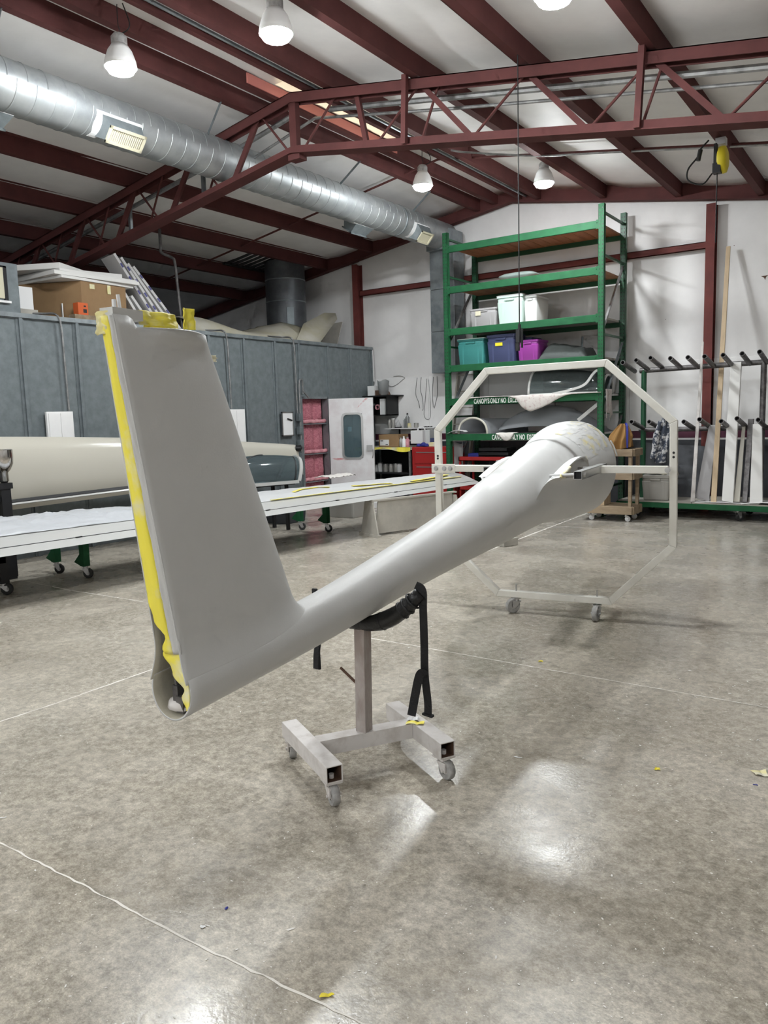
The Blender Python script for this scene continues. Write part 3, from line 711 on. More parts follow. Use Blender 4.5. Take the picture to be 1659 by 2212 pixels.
# ---------------- things stored on the booth roof
ac = thing('roof_unit', 'grey metal box with a cream panel at the left edge on the booth roof', 'metal box', (-8.75, 4.55, BH+.012))
part('casing', ac, 'galv', lambda b: bx(b, (-9.5, 3.8, BH+.014), (-8.66, 5.19, BH+.58)), bevel=.008)
part('panel', ac, 'cream', lambda b: bx(b, (-8.665, 3.95, BH+.17), (-8.64, 5.0, BH+.52)))
part('panel_trim', ac, 'blacksteel', lambda b: [bx(b, (-8.665, 5.0, BH+.13), (-8.635, 5.04, BH+.53)), bx(b, (-8.665, 3.95, BH+.515), (-8.635, 5.04, BH+.535))])
part('ledge', ac, 'white', lambda b: bx(b, (-8.665, 3.95, BH+.12), (-8.615, 5.06, BH+.145)))
cb = thing('cardboard_box', 'large brown cardboard box under foam boards on the booth roof', 'box', (-9.2, 6.0, BH+.012))
part('carton', cb, 'cardboard', lambda b: loft(b, [[(-9.75, 5.60, BH+.014), (-8.74, 6.06, BH+.014), (-8.78, 6.76, BH+.014), (-9.75, 7.0, BH+.014)], [(-9.75, 5.60, BH+.51), (-8.73, 6.06, BH+.51), (-8.77, 6.76, BH+.51), (-9.75, 7.0, BH+.51)]], True, True), bevel=.006)
part('tape', cb, 'tapepale', lambda b: box(b, (-8.732, 6.22, BH+.455), (.006, .07, .06)))
part('tape', cb, 'tapepale', lambda b: box(b, (-8.745, 6.48, BH+.445), (.006, .05, .11)))
part('paper_slip', cb, 'white', lambda b: beam(b, (-8.98, 5.935, BH+.03), (-8.98, 5.935, BH+.24), .09, .012, (.4, .9, 0)))
one('white_carton', 'white', lambda b: bx(b, (-8.95, 5.27, BH+.10), (-8.80, 5.44, BH+.36)), 'small white carton beside the metal box on the booth roof', 'carton')
one('wood_block', 'mdf', lambda b: bx(b, (-9.0, 5.25, BH+.014), (-8.78, 5.48, BH+.099)), 'small block under the white carton on the booth roof', 'block')
ob = thing('orange_box', 'small orange box with black print in front of the cardboard box', 'box', (-8.68, 5.98, BH+.012))
part('carton', ob, 'orangebox', lambda b: bx(b, (-8.72, 5.92, BH+.075), (-8.62, 6.06, BH+.22)))
part('print', ob, 'black', lambda b: [bx(b, (-8.621, 5.99, BH+.10), (-8.618, 6.04, BH+.145)), bx(b, (-8.621, 6.0, BH+.17), (-8.618, 6.03, BH+.19))])
one('wood_block', 'wood', lambda b: bx(b, (-8.733, 5.86, BH+.014), (-8.61, 6.20, BH+.073)), 'low brown block under the orange box', 'block')
def foam_board(lab, c, sx, sy, th, rz, notch=0.0, material='foam', grp='foam boards on the cardboard box'):
    def f(b):
        R = Matrix.Rotation(rz, 3, 'Z')
        pts = [(-sx/2, -sy/2), (sx/2, -sy/2), (sx/2, sy/2), (sx/2-notch, sy/2), (sx/2-notch*1.4, sy/2-notch*.4), (-sx/2, sy/2)] if notch else [(-sx/2, -sy/2), (sx/2, -sy/2), (sx/2, sy/2), (-sx/2, sy/2)]
        for_z = [c[2], c[2]+th]
        loft(b, [[V((c[0], c[1], z))+R@V((p[0], p[1], 0)) for p in pts] for z in for_z], True, True)
    one('foam_board', material, f, lab, 'foam board', group=grp, bevel=.004)
zt = BH+.512
foam_board('yellowed foam board lying lowest on the cardboard box', (-9.25, 6.30, zt), 1.05, 1.10, .035, .05)
foam_board('white foam board second from the bottom on the cardboard box', (-9.22, 6.32, zt+.037), 1.05, 1.22, .045, -.03)
foam_board('white foam board third from the bottom, with a stepped edge', (-9.24, 6.34, zt+.084), 1.0, 1.18, .03, .04, .12)
foam_board('rounded foam offcut with ridged edge, left on top of the stack', (-9.25, 5.86, zt+.118), .85, .55, .07, .45, .2)
foam_board('tilted foam board, right on top of the stack', (-9.22, 6.52, zt+.118), .75, .62, .05, -.25)
# printed foam boards leaning, long dark pipe behind
def lean_board(lab, yb, yt, xb, zt_, wd, printed, th=.035, top_x=None):
    o0 = V((xb, yb, BH+.02)); tz = V((xb-.10 if top_x is None else top_x, yt, zt_))
    t = thing('leaning_foam_board', lab, 'foam board', o0, group='printed foam boards leaning on the booth')
    d = (tz-o0); side = V((-1, .25, 0)).normalized(); n = d.cross(side).normalized()
    def f(b):
        loft(b, [[o0, o0+side*wd, o0+side*wd+n*th, o0+n*th], [tz, tz+side*wd, tz+side*wd+n*th, tz+n*th]], True, True)
    part('slab', t, 'foamgrey', f, bevel=.003)
    if printed:
        def edge(b):
            for q in (.15, .32, .5, .68, .85):
                c = o0+d*q+n*th/2; e = d.normalized()
                beam(b, c-e*.03-side*.004, c+e*.03-side*.004, .012, .02, n)
        part('edge_print', t, 'print', edge, kind='stuff')
        def facep(b):
            for q, ww in ((.55, .10), (.62, .13), (.7, .06)):
                c = o0+d*q+side*wd*.3+(n*(-.001)); e = d.normalized()
                beam(b, c-e*.06, c+e*.06, .03, .004, n)
        part('face_print', t, 'print', facep, kind='stuff')
        def facer(b):
            c = o0+d*.22+side*wd*.25+n*(-.001); e = d.normalized()
            for k in range(4): beam(b, c+e*(k*.035), c+e*(k*.035+.02), .03, .004, n)
        part('red_print', t, 'printred', facer, kind='stuff')
lean_board('short plain foam board leaning nearest the cardboard box', 7.02, 6.80, -8.72, 3.29, .4, False)
lean_board('second short plain foam board leaning beside the cardboard box', 7.17, 6.92, -8.74, 3.27, .4, False)
lean_board('tall printed foam board, front of the leaning set, with blue print', 7.36, 6.72, -8.78, 3.80, .42, True)
lean_board('tall printed foam board, second of the leaning set', 7.49, 6.84, -8.80, 3.77, .42, True)
lean_board('tall plain foam board, third of the leaning set', 7.63, 6.96, -8.82, 3.71, .42, False)
lean_board('tall printed foam board, rearmost of the leaning set', 7.78, 7.06, -8.84, 3.69, .42, True)
one('bent_pipe', 'darkpipe', lambda b: tube(b, wire([(-9.3, 7.84, roofz(-9.3)-.05), (-9.3, 7.84, 4.12), (-9.3, 7.85, 4.03), (-9.2, 7.95, 3.96), (-9.17, 7.98, 3.86), (-9.15, 8.0, 3.3), (-9.13, 8.02, BH+.015)], 5), .022, 8),
    'dark pipe with an offset bend rising from the booth roof', 'pipe')
fd = thing('exhaust_stack', 'wide dark round metal exhaust stack on the booth roof', 'duct', (-9.95, 11.30, BH+.012))
sc_ = (-9.95, 11.30)
part('stack', fd, 'stackmetal', lambda b: (cyl(b, (*sc_, BH+.014), (*sc_, roofz(-10)+.15), .375, 36),), smooth=True, autos=60)
part('band', fd, 'galvdark', lambda b: [lathe(b, (*sc_, z), [(.374, -.012), (.381, -.008), (.381, .008), (.374, .012)], 36, caps=False) for z in (3.72, 4.12)], smooth=True)
part('seam_plate', fd, 'galv', lambda b: box(b, (sc_[0]+.30, sc_[1]-.235, 3.28), (.03, .13, .62), Matrix.Rotation(-.67, 3, 'Z')))
# beige fibreglass mould lying along the booth roof
def mold(b):
    rows = []
    for i in range(33):
        s = i/32; y = 7.95+3.0*s
        h = .20+.09*math.sin(s*9.0+.8)*(1-.4*s)+.12*max(0, (s-.55)/.45)**1.2
        prof = []
        for k in range(13):
            t = k/12; x = -8.78-.95*t
            z = h*(.35+.65*math.sin(min(1, t*2.2)*math.pi/2))-(.03*math.cos(s*20)*(s > .75))
            if s > .80: z = h*(.35+.65*math.sin(min(1, t*1.5)*math.pi/2))+.55*(s-.80)*max(0, t-.25)*2.2
            if k == 0: z = .015
            prof.append((x+.06*math.sin(s*5), y, BH+.014+max(.0, z)))
        rows.append(prof)
    loft(b, rows, False)
one('fibreglass_mould', 'moldbeige', mold, 'long beige fibreglass mould with a flared end on the booth roof', 'mould', smooth=True, solid=-.012)
def flare(b):
    c0 = atX(660, 745, -8.75)
    A_ = [atX(640, 735, -8.78), atX(690, 742, -8.70), atX(728, 690, -8.95), atX(724, 677, -9.0), atX(700, 676, -9.05), atX(655, 700, -9.1)]
    vs = [b.verts.new(p) for p in A_]; c = b.verts.new(atX(686, 712, -9.0))
    for i in range(6): b.faces.new((vs[i], vs[(i+1) % 6], c))
one('mould_flange', 'moldbeige', flare, 'pale upturned flange piece at the right end of the beige mould', 'mould', smooth=True, solid=.012)
one('plywood_sheet', 'mdf', lambda b: beam(b, (-9.6, 11.75, BH+.014), (-9.62, 11.98, BH+.50), .95, .015, (0, 1, 0)), 'tan plywood sheet leaning on the wall above the booth', 'sheet')

# ================================================================== WORK CORNER BY THE BOOTH DOOR
def X_(px, Y, py=900): return atY(px, py, Y).x
def Z_(py, Y, px): return atY(px, py, Y).z
ws = thing('wall_cabinet', 'small black open cabinet full of parts on the white wall', 'cabinet', (-8.2, 12.0, 1.55))
x0, x1 = -8.56, X_(840, 11.85); zt_, zb_ = 1.92, 1.55
part('top', ws, 'black', lambda b: bx(b, (x0, 11.75, zt_-.02), (X_(852, 11.85), 12.18, zt_+.005)))
part('bottom', ws, 'black', lambda b: bx(b, (x0, 11.8, zb_), (x1, 12.18, zb_+.02)))
part('side', ws, 'black', lambda b: bx(b, (x1-.02, 11.8, zb_), (x1, 12.18, zt_-.02)))
part('side', ws, 'black', lambda b: bx(b, (x0, 11.8, zb_), (x0+.02, 12.18, zt_-.02)))
part('back', ws, 'black', lambda b: bx(b, (x0, 12.16, zb_), (x1, 12.18, zt_)))
one('binder', 'white', lambda b: bx(b, (X_(824, 11.88), 11.84, zb_+.021), (X_(834, 11.88), 12.1, zb_+.31)), 'white binder standing in the black wall cabinet', 'binder')
one('pink_roll', 'pinkbulge', lambda b: lathe(b, (X_(818, 11.9), 11.86, zb_+.16), [(.035, 0), (.05, 0), (.05, .05), (.035, .05), (.035, 0)], 16, 'Y', False), 'pink tape roll in the black wall cabinet', 'tape roll')
one('spray_gun', 'darkpipe', lambda b: (cyl(b, (X_(803, 11.9), 11.9, zb_+.021), (X_(803, 11.9), 11.9, zb_+.16), .03, 10), cyl(b, (X_(803, 11.9), 11.88, zb_+.16), (X_(803, 11.9)+.1, 11.88, zb_+.22), .02, 8), cyl(b, (X_(800, 11.9), 11.88, zb_+.13), (X_(800, 11.9), 11.88, zb_+.27), .024, 8)), 'dark spray gun in the black wall cabinet', 'spray gun')
one('plastic_bag', 'clearplastic', lambda b: sheet(b, lambda u, v: (-8.18+.12*math.cos(u*6.283)*(.7+.3*v), 11.9+.1*math.sin(u*6.283), zt_+.006+.27*v+.02*math.sin(u*20+v*9)), 18, 6), 'crumpled clear plastic bag on the black wall cabinet', 'bag', smooth=True)
one('white_box', 'white', lambda b: bx(b, (X_(801, 11.9), 11.82, zt_+.006), (X_(815, 11.9), 12.0, zt_+.185)), 'white upright carton on the black wall cabinet', 'carton')
one('brown_case', 'rust', lambda b: loft(b, [[(X_(816, 11.9), y, zt_+.006), (X_(836, 11.9), y, zt_+.006), (X_(833, 11.9), y, zt_+.07), (X_(829, 11.9), y, zt_+.10), (X_(816, 11.9), y, zt_+.10)] for y in (11.84, 12.05)], True, True), 'dark brown case on the right of the black wall cabinet', 'case')
# loose cable and hanging hooks on the white boards
one('loose_cable', 'greyrubber', lambda b: tube(b, wire([atY(x, y, WY-.02) for x, y in ((826, 821), (834, 828), (846, 835), (858, 830), (868, 822), (874, 816), (864, 812), (850, 813))], 4), .006, 5), 'loose grey cable loop on top of the white wall boards', 'cable')
for i, (pts, lab) in enumerate((
        (((901, 816), (898, 850), (904, 868), (907, 882)), 'leftmost thin wire hook hanging on the white boards'),
        (((910, 815), (908, 840), (913, 862), (914, 884), (912, 886)), 'second thin wire hook hanging on the white boards'),
        (((922, 818), (919, 860), (916, 895), (922, 906), (929, 902), (930, 880), (926, 820)), 'long looped cord hanging among the wire hooks'),
        (((936, 814), (934, 850), (936, 880)), 'wire hook right of the looped cord on the white boards'),
        (((944, 813), (945, 850), (941, 870), (938, 882)), 'rightmost thin wire hook hanging on the white boards'))):
    one('wire_hook', 'pipe', lambda b: tube(b, wire([atY(x, y, WY-.02) for x, y in pts], 4), .005, 5), lab, 'hook', group='wire hooks on the white boards')
# small wall shelf with bottles
shf = thing('wall_shelf', 'narrow white wall shelf on black brackets', 'shelf', (-7.6, 12.0, 1.2))
sz = Z_(924, 11.95, 880)
part('board', shf, 'white', lambda b: bx(b, (X_(836, 11.95), 11.86, sz-.02), (X_(942, 11.95), 12.185, sz)))
for px in (848, 893, 906):
    part('bracket', shf, 'black', lambda b: (bx(b, (X_(px, 11.95)-.012, 11.9, sz-.035), (X_(px, 11.95)+.012, 12.185, sz-.0205)), bx(b, (X_(px, 11.95)-.012, 12.165, sz-.16), (X_(px, 11.95)+.012, 12.187, sz-.02))))
def bottle(lab, px, r, h, bodym, capm, neck=.35, Y=11.98, zb=None, grp='bottles and cans on the wall shelf', nm='bottle'):
    x = X_(px, Y); zb = sz if zb is None else zb
    t = thing(nm, lab, nm, (x, Y, zb), group=grp)
    part('body', t, bodym, lambda b: lathe(b, (0, 0, 0), [(r*.92, .001), (r, .01), (r, h*.7), (r*neck, h*.82), (r*neck, h*.9)], 16), local=True, smooth=True, autos=50)
    part('cap', t, capm, lambda b: lathe(b, (0, 0, 0), [(r*neck*1.15, h*.88), (r*neck*1.15, h*.97), (r*neck*.6, h)], 12), local=True, smooth=True, autos=50)
bottle('left grey can on the narrow wall shelf', 841, .035, .17, 'silverbin', 'steel', .8, nm='can')
bottle('second grey can on the narrow wall shelf', 849, .035, .18, 'silverbin', 'white', .8, nm='can')
bottle('tall spray bottle with yellow label on the wall shelf', 880, .04, .27, 'clearplastic', 'black', .35)
bottle('clear bottle behind the spray bottle on the wall shelf', 875, .03, .19, 'clearplastic', 'white', .5, Y=12.06)
bottle('orange jar on the narrow wall shelf', 884, .034, .085, 'tapepale', 'tapepale', .85, Y=11.93, nm='jar')
bottle('grey metal tin on the narrow wall shelf', 899, .045, .085, 'silverbin', 'steel', .95, nm='can')
one('paper_funnel', 'paper', lambda b: lathe(b, (X_(860, 11.98), 11.98, sz+.001), [(.075, 0), (.02, .11), (.004, .15)], 14), 'white paper cone on the narrow wall shelf', 'paper cone', smooth=True)
for k, px in enumerate((858, 912, 918, 925)):
    one('tool', 'blacksteel', lambda b: (beam(b, (X_(px-5, 11.9), 11.89, sz+.008), (X_(px+5, 11.9), 11.92, sz+.014), .016, .012), cyl(b, (X_(px+4, 11.9), 11.918, sz+.011), (X_(px+7, 11.9), 11.925, sz+.018), .010, 6)),
        ('dark tool under the paper cone on the wall shelf', 'first dark hand tool right of the metal tin', 'second dark hand tool right of the metal tin', 'third dark hand tool right of the metal tin')[k], 'tool')
# bench with a yellow tarp edge
bz = .985
bn = thing('workbench', 'narrow workbench with cloudy cover beside the open booth door', 'workbench', (-7.9, 11.7, 0))
part('top', bn, 'mdf', lambda b: bx(b, (-8.45, 11.35, bz-.04), (X_(888, 11.35), 12.16, bz)))
part('cover', bn, 'tapeyellow', lambda b: sheet(b, lambda u, v: (-8.45+(X_(886, 11.35)+8.45)*u, 11.335+.01*math.sin(u*30), bz+.004-.075*v*(.7+.4*math.sin(u*9))), 30, 4), solid=.003, label='yellow hanging cover edge')
part('lower_shelf', bn, 'blacksteel', lambda b: bx(b, (-8.4, 11.45, .50), (X_(886, 11.4), 12.1, .53)))
for lx, ly in ((-8.42, 11.4), (-8.42, 12.1), (X_(884, 11.4), 11.4), (X_(884, 11.4), 12.1)):
    part('leg', bn, 'pipe', lambda b: bx(b, (lx-.02, ly-.02, 0), (lx+.02, ly+.02, bz-.04)))
part('back_panel', bn, 'black', lambda b: bx(b, (-8.4, 12.1, .05), (X_(888, 11.4), 12.13, bz-.045)))
for k, (px, h, mm, lab) in enumerate(((810, .13, 'white', 'white tub under the workbench'), (818, .17, 'white', 'tall white tub under the workbench'), (830, .15, 'silverbin', 'first metal can under the workbench'), (842, .15, 'silverbin', 'second metal can under the workbench'), (853, .16, 'silverbin', 'third metal can under the workbench'), (860, .16, 'white', 'white-lidded can under the workbench'))):
    bottle(lab, px, .05, h, mm, 'steel', .93, Y=11.6, zb=.53, grp='cans under the workbench', nm='can')
bx0 = thing('labelled_carton', 'brown carton with white label on the workbench', 'carton', (X_(838, 11.5), 11.6, bz+.004))
part('carton', bx0, 'cardboard', lambda b: bx(b, (X_(816, 11.45), 11.46, bz+.005), (X_(859, 11.45), 11.78, bz+.225)), bevel=.004)
part('label', bx0, 'white', lambda b: bx(b, (X_(819, 11.45), 11.455, bz+.03), (X_(838, 11.45), 11.461, bz+.135)))
part('label_print', bx0, 'black', lambda b: [bx(b, (X_(820, 11.45), 11.453, bz+.108), (X_(826, 11.45), 11.456, bz+.122)), bx(b, (X_(831, 11.45), 11.453, bz+.043), (X_(836, 11.45), 11.456, bz+.055))])
bottle('grey bottle right of the brown carton', 865, .035, .17, 'silverbin', 'steel', .6, Y=11.5, zb=bz+.005, grp='bottles on the workbench')
bottle('white squeeze bottle right of the brown carton', 871, .036, .19, 'white', 'white', .4, Y=11.44, zb=bz+.005, grp='bottles on the workbench')
bottle('pink bottle right of the brown carton', 879, .038, .18, 'pinkbulge', 'steel', .5, Y=11.48, zb=bz+.005, grp='bottles on the workbench')
one('white_jug', 'white', lambda b: (bx(b, (X_(886, 11.5), 11.5, bz+.06), (X_(912, 11.5), 11.75, bz+.29)), tube(b, wire([(X_(895, 11.5), 11.6, bz+.29), (X_(898, 11.5), 11.6, bz+.34), (X_(908, 11.5), 11.6, bz+.34), (X_(911, 11.5), 11.6, bz+.29)], 4), .012)), 'white jug behind the purple gloves', 'jug', bevel=.02)
one('appliance', 'clearbox', lambda b: (bx(b, (X_(914, 11.55), 11.6, bz+.03), (X_(924, 11.55), 11.8, bz+.30)),), 'grey-white appliance box beside the white jug', 'appliance', bevel=.008)
# red tool chest
rz_ = 1.0
rc = thing('tool_chest', 'red metal tool chest at the left foot of the pallet rack', 'tool chest', (-6.6, 11.6, 0))
rx0, rx1, ry0 = X_(888, 11.25), -6.34, 11.25
part('body', rc, 'red', lambda b: (bx(b, (rx0, ry0, .12), (rx1, 11.62, rz_)),), bevel=.01)
for k, (z0, z1) in enumerate(((.72, .93), (.45, .68), (.18, .41))):
    dwr = part('drawer', rc, 'red', lambda b: bx(b, (rx0+.06, ry0-.016, z0), (rx1-.05, ry0+.002, z1)), bevel=.006)
    part('pull', dwr, 'steel', lambda b: bx(b, (rx0+.10, ry0-.026, z1-.03), (rx1-.09, ry0-.012, z1-.015)))
for lx in (rx0+.08, rx1-.08):
    for ly in (ry0+.08, 11.54): caster(rc, (lx, ly, .12), .4, .045, .03)
one('purple_gloves', 'blue', lambda b: [lathe(b, (X_(903+8*k, 11.35), 11.36+.03*(k % 2), rz_+.002), [(.001, 0), (.05, .004), (.045, .03+.02*(k == 1)), (.02, .05+.02*(k == 1))], 10) for k in range(3)], 'crumpled purple gloves on the red tool chest', 'gloves', smooth=True)
one('tan_box', 'tapepale', lambda b: bx(b, (X_(926, 11.4), 11.38, rz_+.002), (X_(944, 11.4), 11.49, rz_+.07)), 'flat tan box on the red tool chest', 'box', bevel=.004)
one('dark_case', 'navy', lambda b: bx(b, (X_(928, 11.5), 11.50, rz_+.002), (X_(938, 11.5), 11.61, rz_+.14)), 'small navy case behind the tan box on the tool chest', 'case')
# ladder behind the rack
ld = thing('ladder', 'tan ladder rail with bolts leaning behind the rack post', 'ladder', (-6.75, 11.5, 0))
pa, pb = V((-6.78, 11.74, .02)), V((-6.70, 12.14, 2.42))
part('rail', ld, 'mdf', lambda b: beam(b, pa, pb, .085, .03, (1, 0, 0)))
part('rail', ld, 'mdf', lambda b: beam(b, pa+V((-.0, -.0, 0))+V((.38, .0, 0)), pb+V((.38, 0, 0)), .085, .03, (1, 0, 0)))
for k in range(8):
    q = pa.lerp(pb, (k+.7)/8.4)
    part('rung', ld, 'mdf', lambda b: beam(b, q, q+V((.38, 0, 0)), .06, .02))
    part('bolt', ld, 'black', lambda b: [cyl(b, q+V((-.017, dy-.0, 0)), q+V((-.022, dy, 0)), .011, 8) for dy in (-.02, .02)])

# ================================================================== GREEN PALLET RACK
RX0, RX1, RY0, RY1 = -6.285, -3.765, 11.0, 11.98
rk = thing('pallet_rack', 'tall green steel pallet rack with six shelf levels', 'pallet rack', (-5.0, 11.5, 0))
LEV = [4.18, 3.55, 2.895, 2.32, 1.79, 1.22]
for (px, py, tz) in ((RX0, RY0, 4.385), (RX1, RY0, 4.40), (RX0, RY1, 4.40), (RX1, RY1, 4.46)):
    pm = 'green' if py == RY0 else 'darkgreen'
    po = part('post', rk, pm, lambda b: (bx(b, (px-.042, py-.035, 0), (px+.042, py-.031, tz)), bx(b, (px-.042, py-.035, 0), (px-.038, py+.035, tz)), bx(b, (px+.038, py-.035, 0), (px+.042, py+.035, tz)), bx(b, (px-.07, py-.06, 0), (px+.07, py+.06, .008))))
    def holes(b):
        z = .15
        while z < tz-.04:
            for sx in (-.020, .020):
                bx(b, (px+sx-.006, py-.0365, z), (px+sx+.006, py-.0345, z+.022))
            z += .055
    part('slots', po, 'black', holes, kind='stuff')
for sx, X in ((-1, RX0), (1, RX1)):
    for z in (.4, 1.5, 2.62, 3.72, 4.30):
        part('upright_tie', rk, 'darkgreen', lambda b: beam(b, (X, RY0+.03, z), (X, RY1-.03, z), .03, .03))
    for z0, z1 in ((.45, 1.45), (1.55, 2.55), (2.66, 3.68)):
        part('upright_brace', rk, 'pipe' if z0 > 2.6 or z0 < 1 else 'galv', lambda b: beam(b, (X, RY0+.03, z0), (X, RY1-.03, z1), .03, .03))
for i, z in enumerate(LEV):
    part('beam', rk, 'green', lambda b: (bx(b, (RX0+.042, RY0-.03, z-.105), (RX1-.042, RY0+.012, z)),), bevel=.006)
    for X, s in ((RX0+.042, 1), (RX1-.042, -1)):
        part('beam_bracket', rk, 'green', lambda b: (bx(b, (X-s*.035, RY0-.036, z-.115), (X+s*.03, RY0-.0335, z+.008)), cyl(b, (X+s*.025, RY0-.046, z-.03), (X+s*.025, RY0-.03, z-.03), .008, 8)))
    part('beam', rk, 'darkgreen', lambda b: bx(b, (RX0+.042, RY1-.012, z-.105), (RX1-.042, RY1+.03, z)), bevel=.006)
    n = 14; w_ = (RX1-RX0-.10)/n
    for k in range(n):
        a = RX0+.05+k*w_
        part('deck_board', rk, 'plyorange' if i < 2 else ('mdf' if i in (2, 3) else 'whiteboard'), lambda b: bx(b, (a+.004, RY0+.013, z-.035), (a+w_-.004, RY1-.013, z-.008)))
def lettering(txt, x, z, h, wscale, mname='text'):
    for word in txt.split():
        cu = bpy.data.curves.new('lettering', 'FONT'); cu.body = word; cu.size = h; cu.extrude = .0008; cu.space_character = 1.08
        cu.offset = .0022
        o = bpy.data.objects.new('tmp', cu); COL.objects.link(o)
        dg = bpy.context.evaluated_depsgraph_get(); me = bpy.data.meshes.new_from_object(o.evaluated_get(dg))
        bpy.data.objects.remove(o)
        bm = BM(); bm.from_mesh(me); bpy.data.meshes.remove(me)
        wd = max(v.co.x for v in bm.verts)*wscale
        bm.transform(Matrix.Translation((x, RY0-.0315, z)) @ Matrix.Rotation(math.pi/2, 4, 'X') @ Matrix.Diagonal((wscale, 1, 1, 1)))
        obj('lettering', bm, mname, rk, label='white block lettering on the shelf beam')
        x += wd+h*(.30 if word == 'NO' else .14)
lettering('CANOPYS ONLY NO  EXCEPTIONS', X_(1026, RY0), LEV[4]-.093, .108, .53)
lettering('CANOPYS ONLY NO  EXCEPTIONS', X_(1064, RY0), LEV[5]-.093, .108, .53)

def tote(lab, material, px0, px1, lev, h, y0=11.08, dp=.42, lid=None, nm='storage_tote', taper=.88, handle=True):
    z = LEV[lev]-.007 if lev is not None else 0
    x0, x1 = X_(px0, y0), X_(px1, y0); cx, cy = (x0+x1)/2, y0+dp/2; hx, hy = (x1-x0)/2, dp/2
    t = thing(nm, lab, 'tote', (cx, cy, z))
    def body(b):
        rr = []
        for s, zz in ((taper*.96, .002), (taper, .012), (taper+(1-taper)*.75, h*.75), (.93, h*.78), (.96, h*.97)):
            rr.append([(p[0], p[1], zz) for p in rrect(hx*s, hy*s, .03, 3)])
        loft(b, rr, True, False); b.faces.new([b.verts.new((p[0], p[1], .002)) for p in rrect(hx*taper*.96, hy*taper*.96, .03, 3)])
    bo = part('body', t, material, body, local=True, smooth=True, autos=35, solid=.004)
    part('rim', t, material, lambda b: loft(b, [[(p[0], p[1], zz) for p in rrect(hx*s, hy*s, .03, 3)] for s, zz in ((.965, h*.90), (1.0, h*.90), (1.0, h*.96), (.965, h*.96))], True), local=True)
    part('lid', t, lid or material, lambda b: loft(b, [[(p[0], p[1], zz) for p in rrect(hx*s, hy*s, .03, 3)] for s, zz in ((1.0, h*.96), (1.01, h*.965), (1.01, h*.99), (.95, h), (.9, h*.985))], True, True), local=True)
    if handle:
        part('handle', t, material, lambda b: (bx(b, (-hx*.35, -hy*1.02, h*.80), (hx*.35, -hy*.93, h*.87)),), local=True, bevel=.006)
    for sx in (-.55, .55):
        part('moulded_rib', t, material, lambda b: loft(b, [[(hx*sx-.012, -hy*taper*.985-.004, h*.05), (hx*sx+.012, -hy*taper*.985-.004, h*.05), (hx*sx+.012, -hy*taper*.95, h*.05), (hx*sx-.012, -hy*taper*.95, h*.05)],
              [(hx*sx-.012, -hy*.965-.004, h*.74), (hx*sx+.012, -hy*.965-.004, h*.74), (hx*sx+.012, -hy*.93, h*.74), (hx*sx-.012, -hy*.93, h*.74)]], True, True), local=True)
    return t, hx, hy, h
t, hx, hy, h = tote('plain grey tote on the third shelf of the rack', 'totegrey', 1016, 1074, 2, .29)
part('label', t, 'cream', lambda b: bx(b, (-hx*.5, -hy*1.01-.006, h*.62), (-hx*.12, -hy*.99, h*.86)), local=True)
t, hx, hy, h = tote('pale mint tote with grey lid on the third shelf of the rack', 'mint', 1074, 1130, 2, .45, lid='totegrey', dp=.62)
tote('clear white tote beside the mint tote on the third shelf', 'clearbox', 1131, 1160, 2, .42, y0=11.16, dp=.5, lid='totegrey')
tote('teal tote with loose lid on the fourth shelf of the rack', 'teal', 989, 1047, 3, .42, lid='mint')
t, hx, hy, h = tote('navy blue tote with yellow label on the fourth shelf', 'navy', 1052, 1113, 3, .44)
part('label', t, 'yellow', lambda b: bx(b, (-hx*.35, -hy*1.0-.004, h*.60), (hx*.15, -hy*.97, h*.71)), local=True)
tote('magenta purple tote on the fourth shelf of the rack', 'magenta', 1117, 1163, 3, .32)
tote('dark tote behind the magenta tote on the fourth shelf', 'navy', 1116, 1150, 3, .40, y0=11.52, dp=.4)
def cover(b):
    xa, xb = X_(1158, 11.2), X_(1268, 11.2); z = LEV[3]-.006
    sheet(b, lambda u, v: (xa+(xb-xa)*u, 11.12+.6*v, z+.004+(.30*math.sin(min(1, u*3.2)*1.57)*(1-.55*u)**1.0+.03*noise.noise((u*5, v*5, 2)))*min(1, v*4+.0)*min(1, (1-u)*9)), 24, 14)
one('fabric_cover', 'covercloth', cover, 'dark grey fabric cover heaped beside the magenta tote', 'cover', smooth=True, solid=.008)
one('vent_pipe', 'galv', lambda b: cyl(b, (X_(1250, 11.7), 11.8, LEV[3]+.002), (X_(1253, 11.7), 11.8, LEV[3]+.36), .016, 8), 'short pale pipe standing behind the grey fabric cover', 'pipe')
def flatlid(b):
    cx, z = X_(1121, 11.15), LEV[1]-.006
    loft(b, [[(cx+p[0], 11.22+p[1], zz) for p in rrect(.31*s, .20*s, .12, 5)] for s, zz in ((.85, z), (.98, z+.045), (1.0, z+.06), (.98, z+.075), (.8, z+.10), (.5, z+.115))], True, True)
one('sage_shell', 'sage', flatlid, 'flat sage green moulded shell on the second shelf', 'shell', smooth=True)
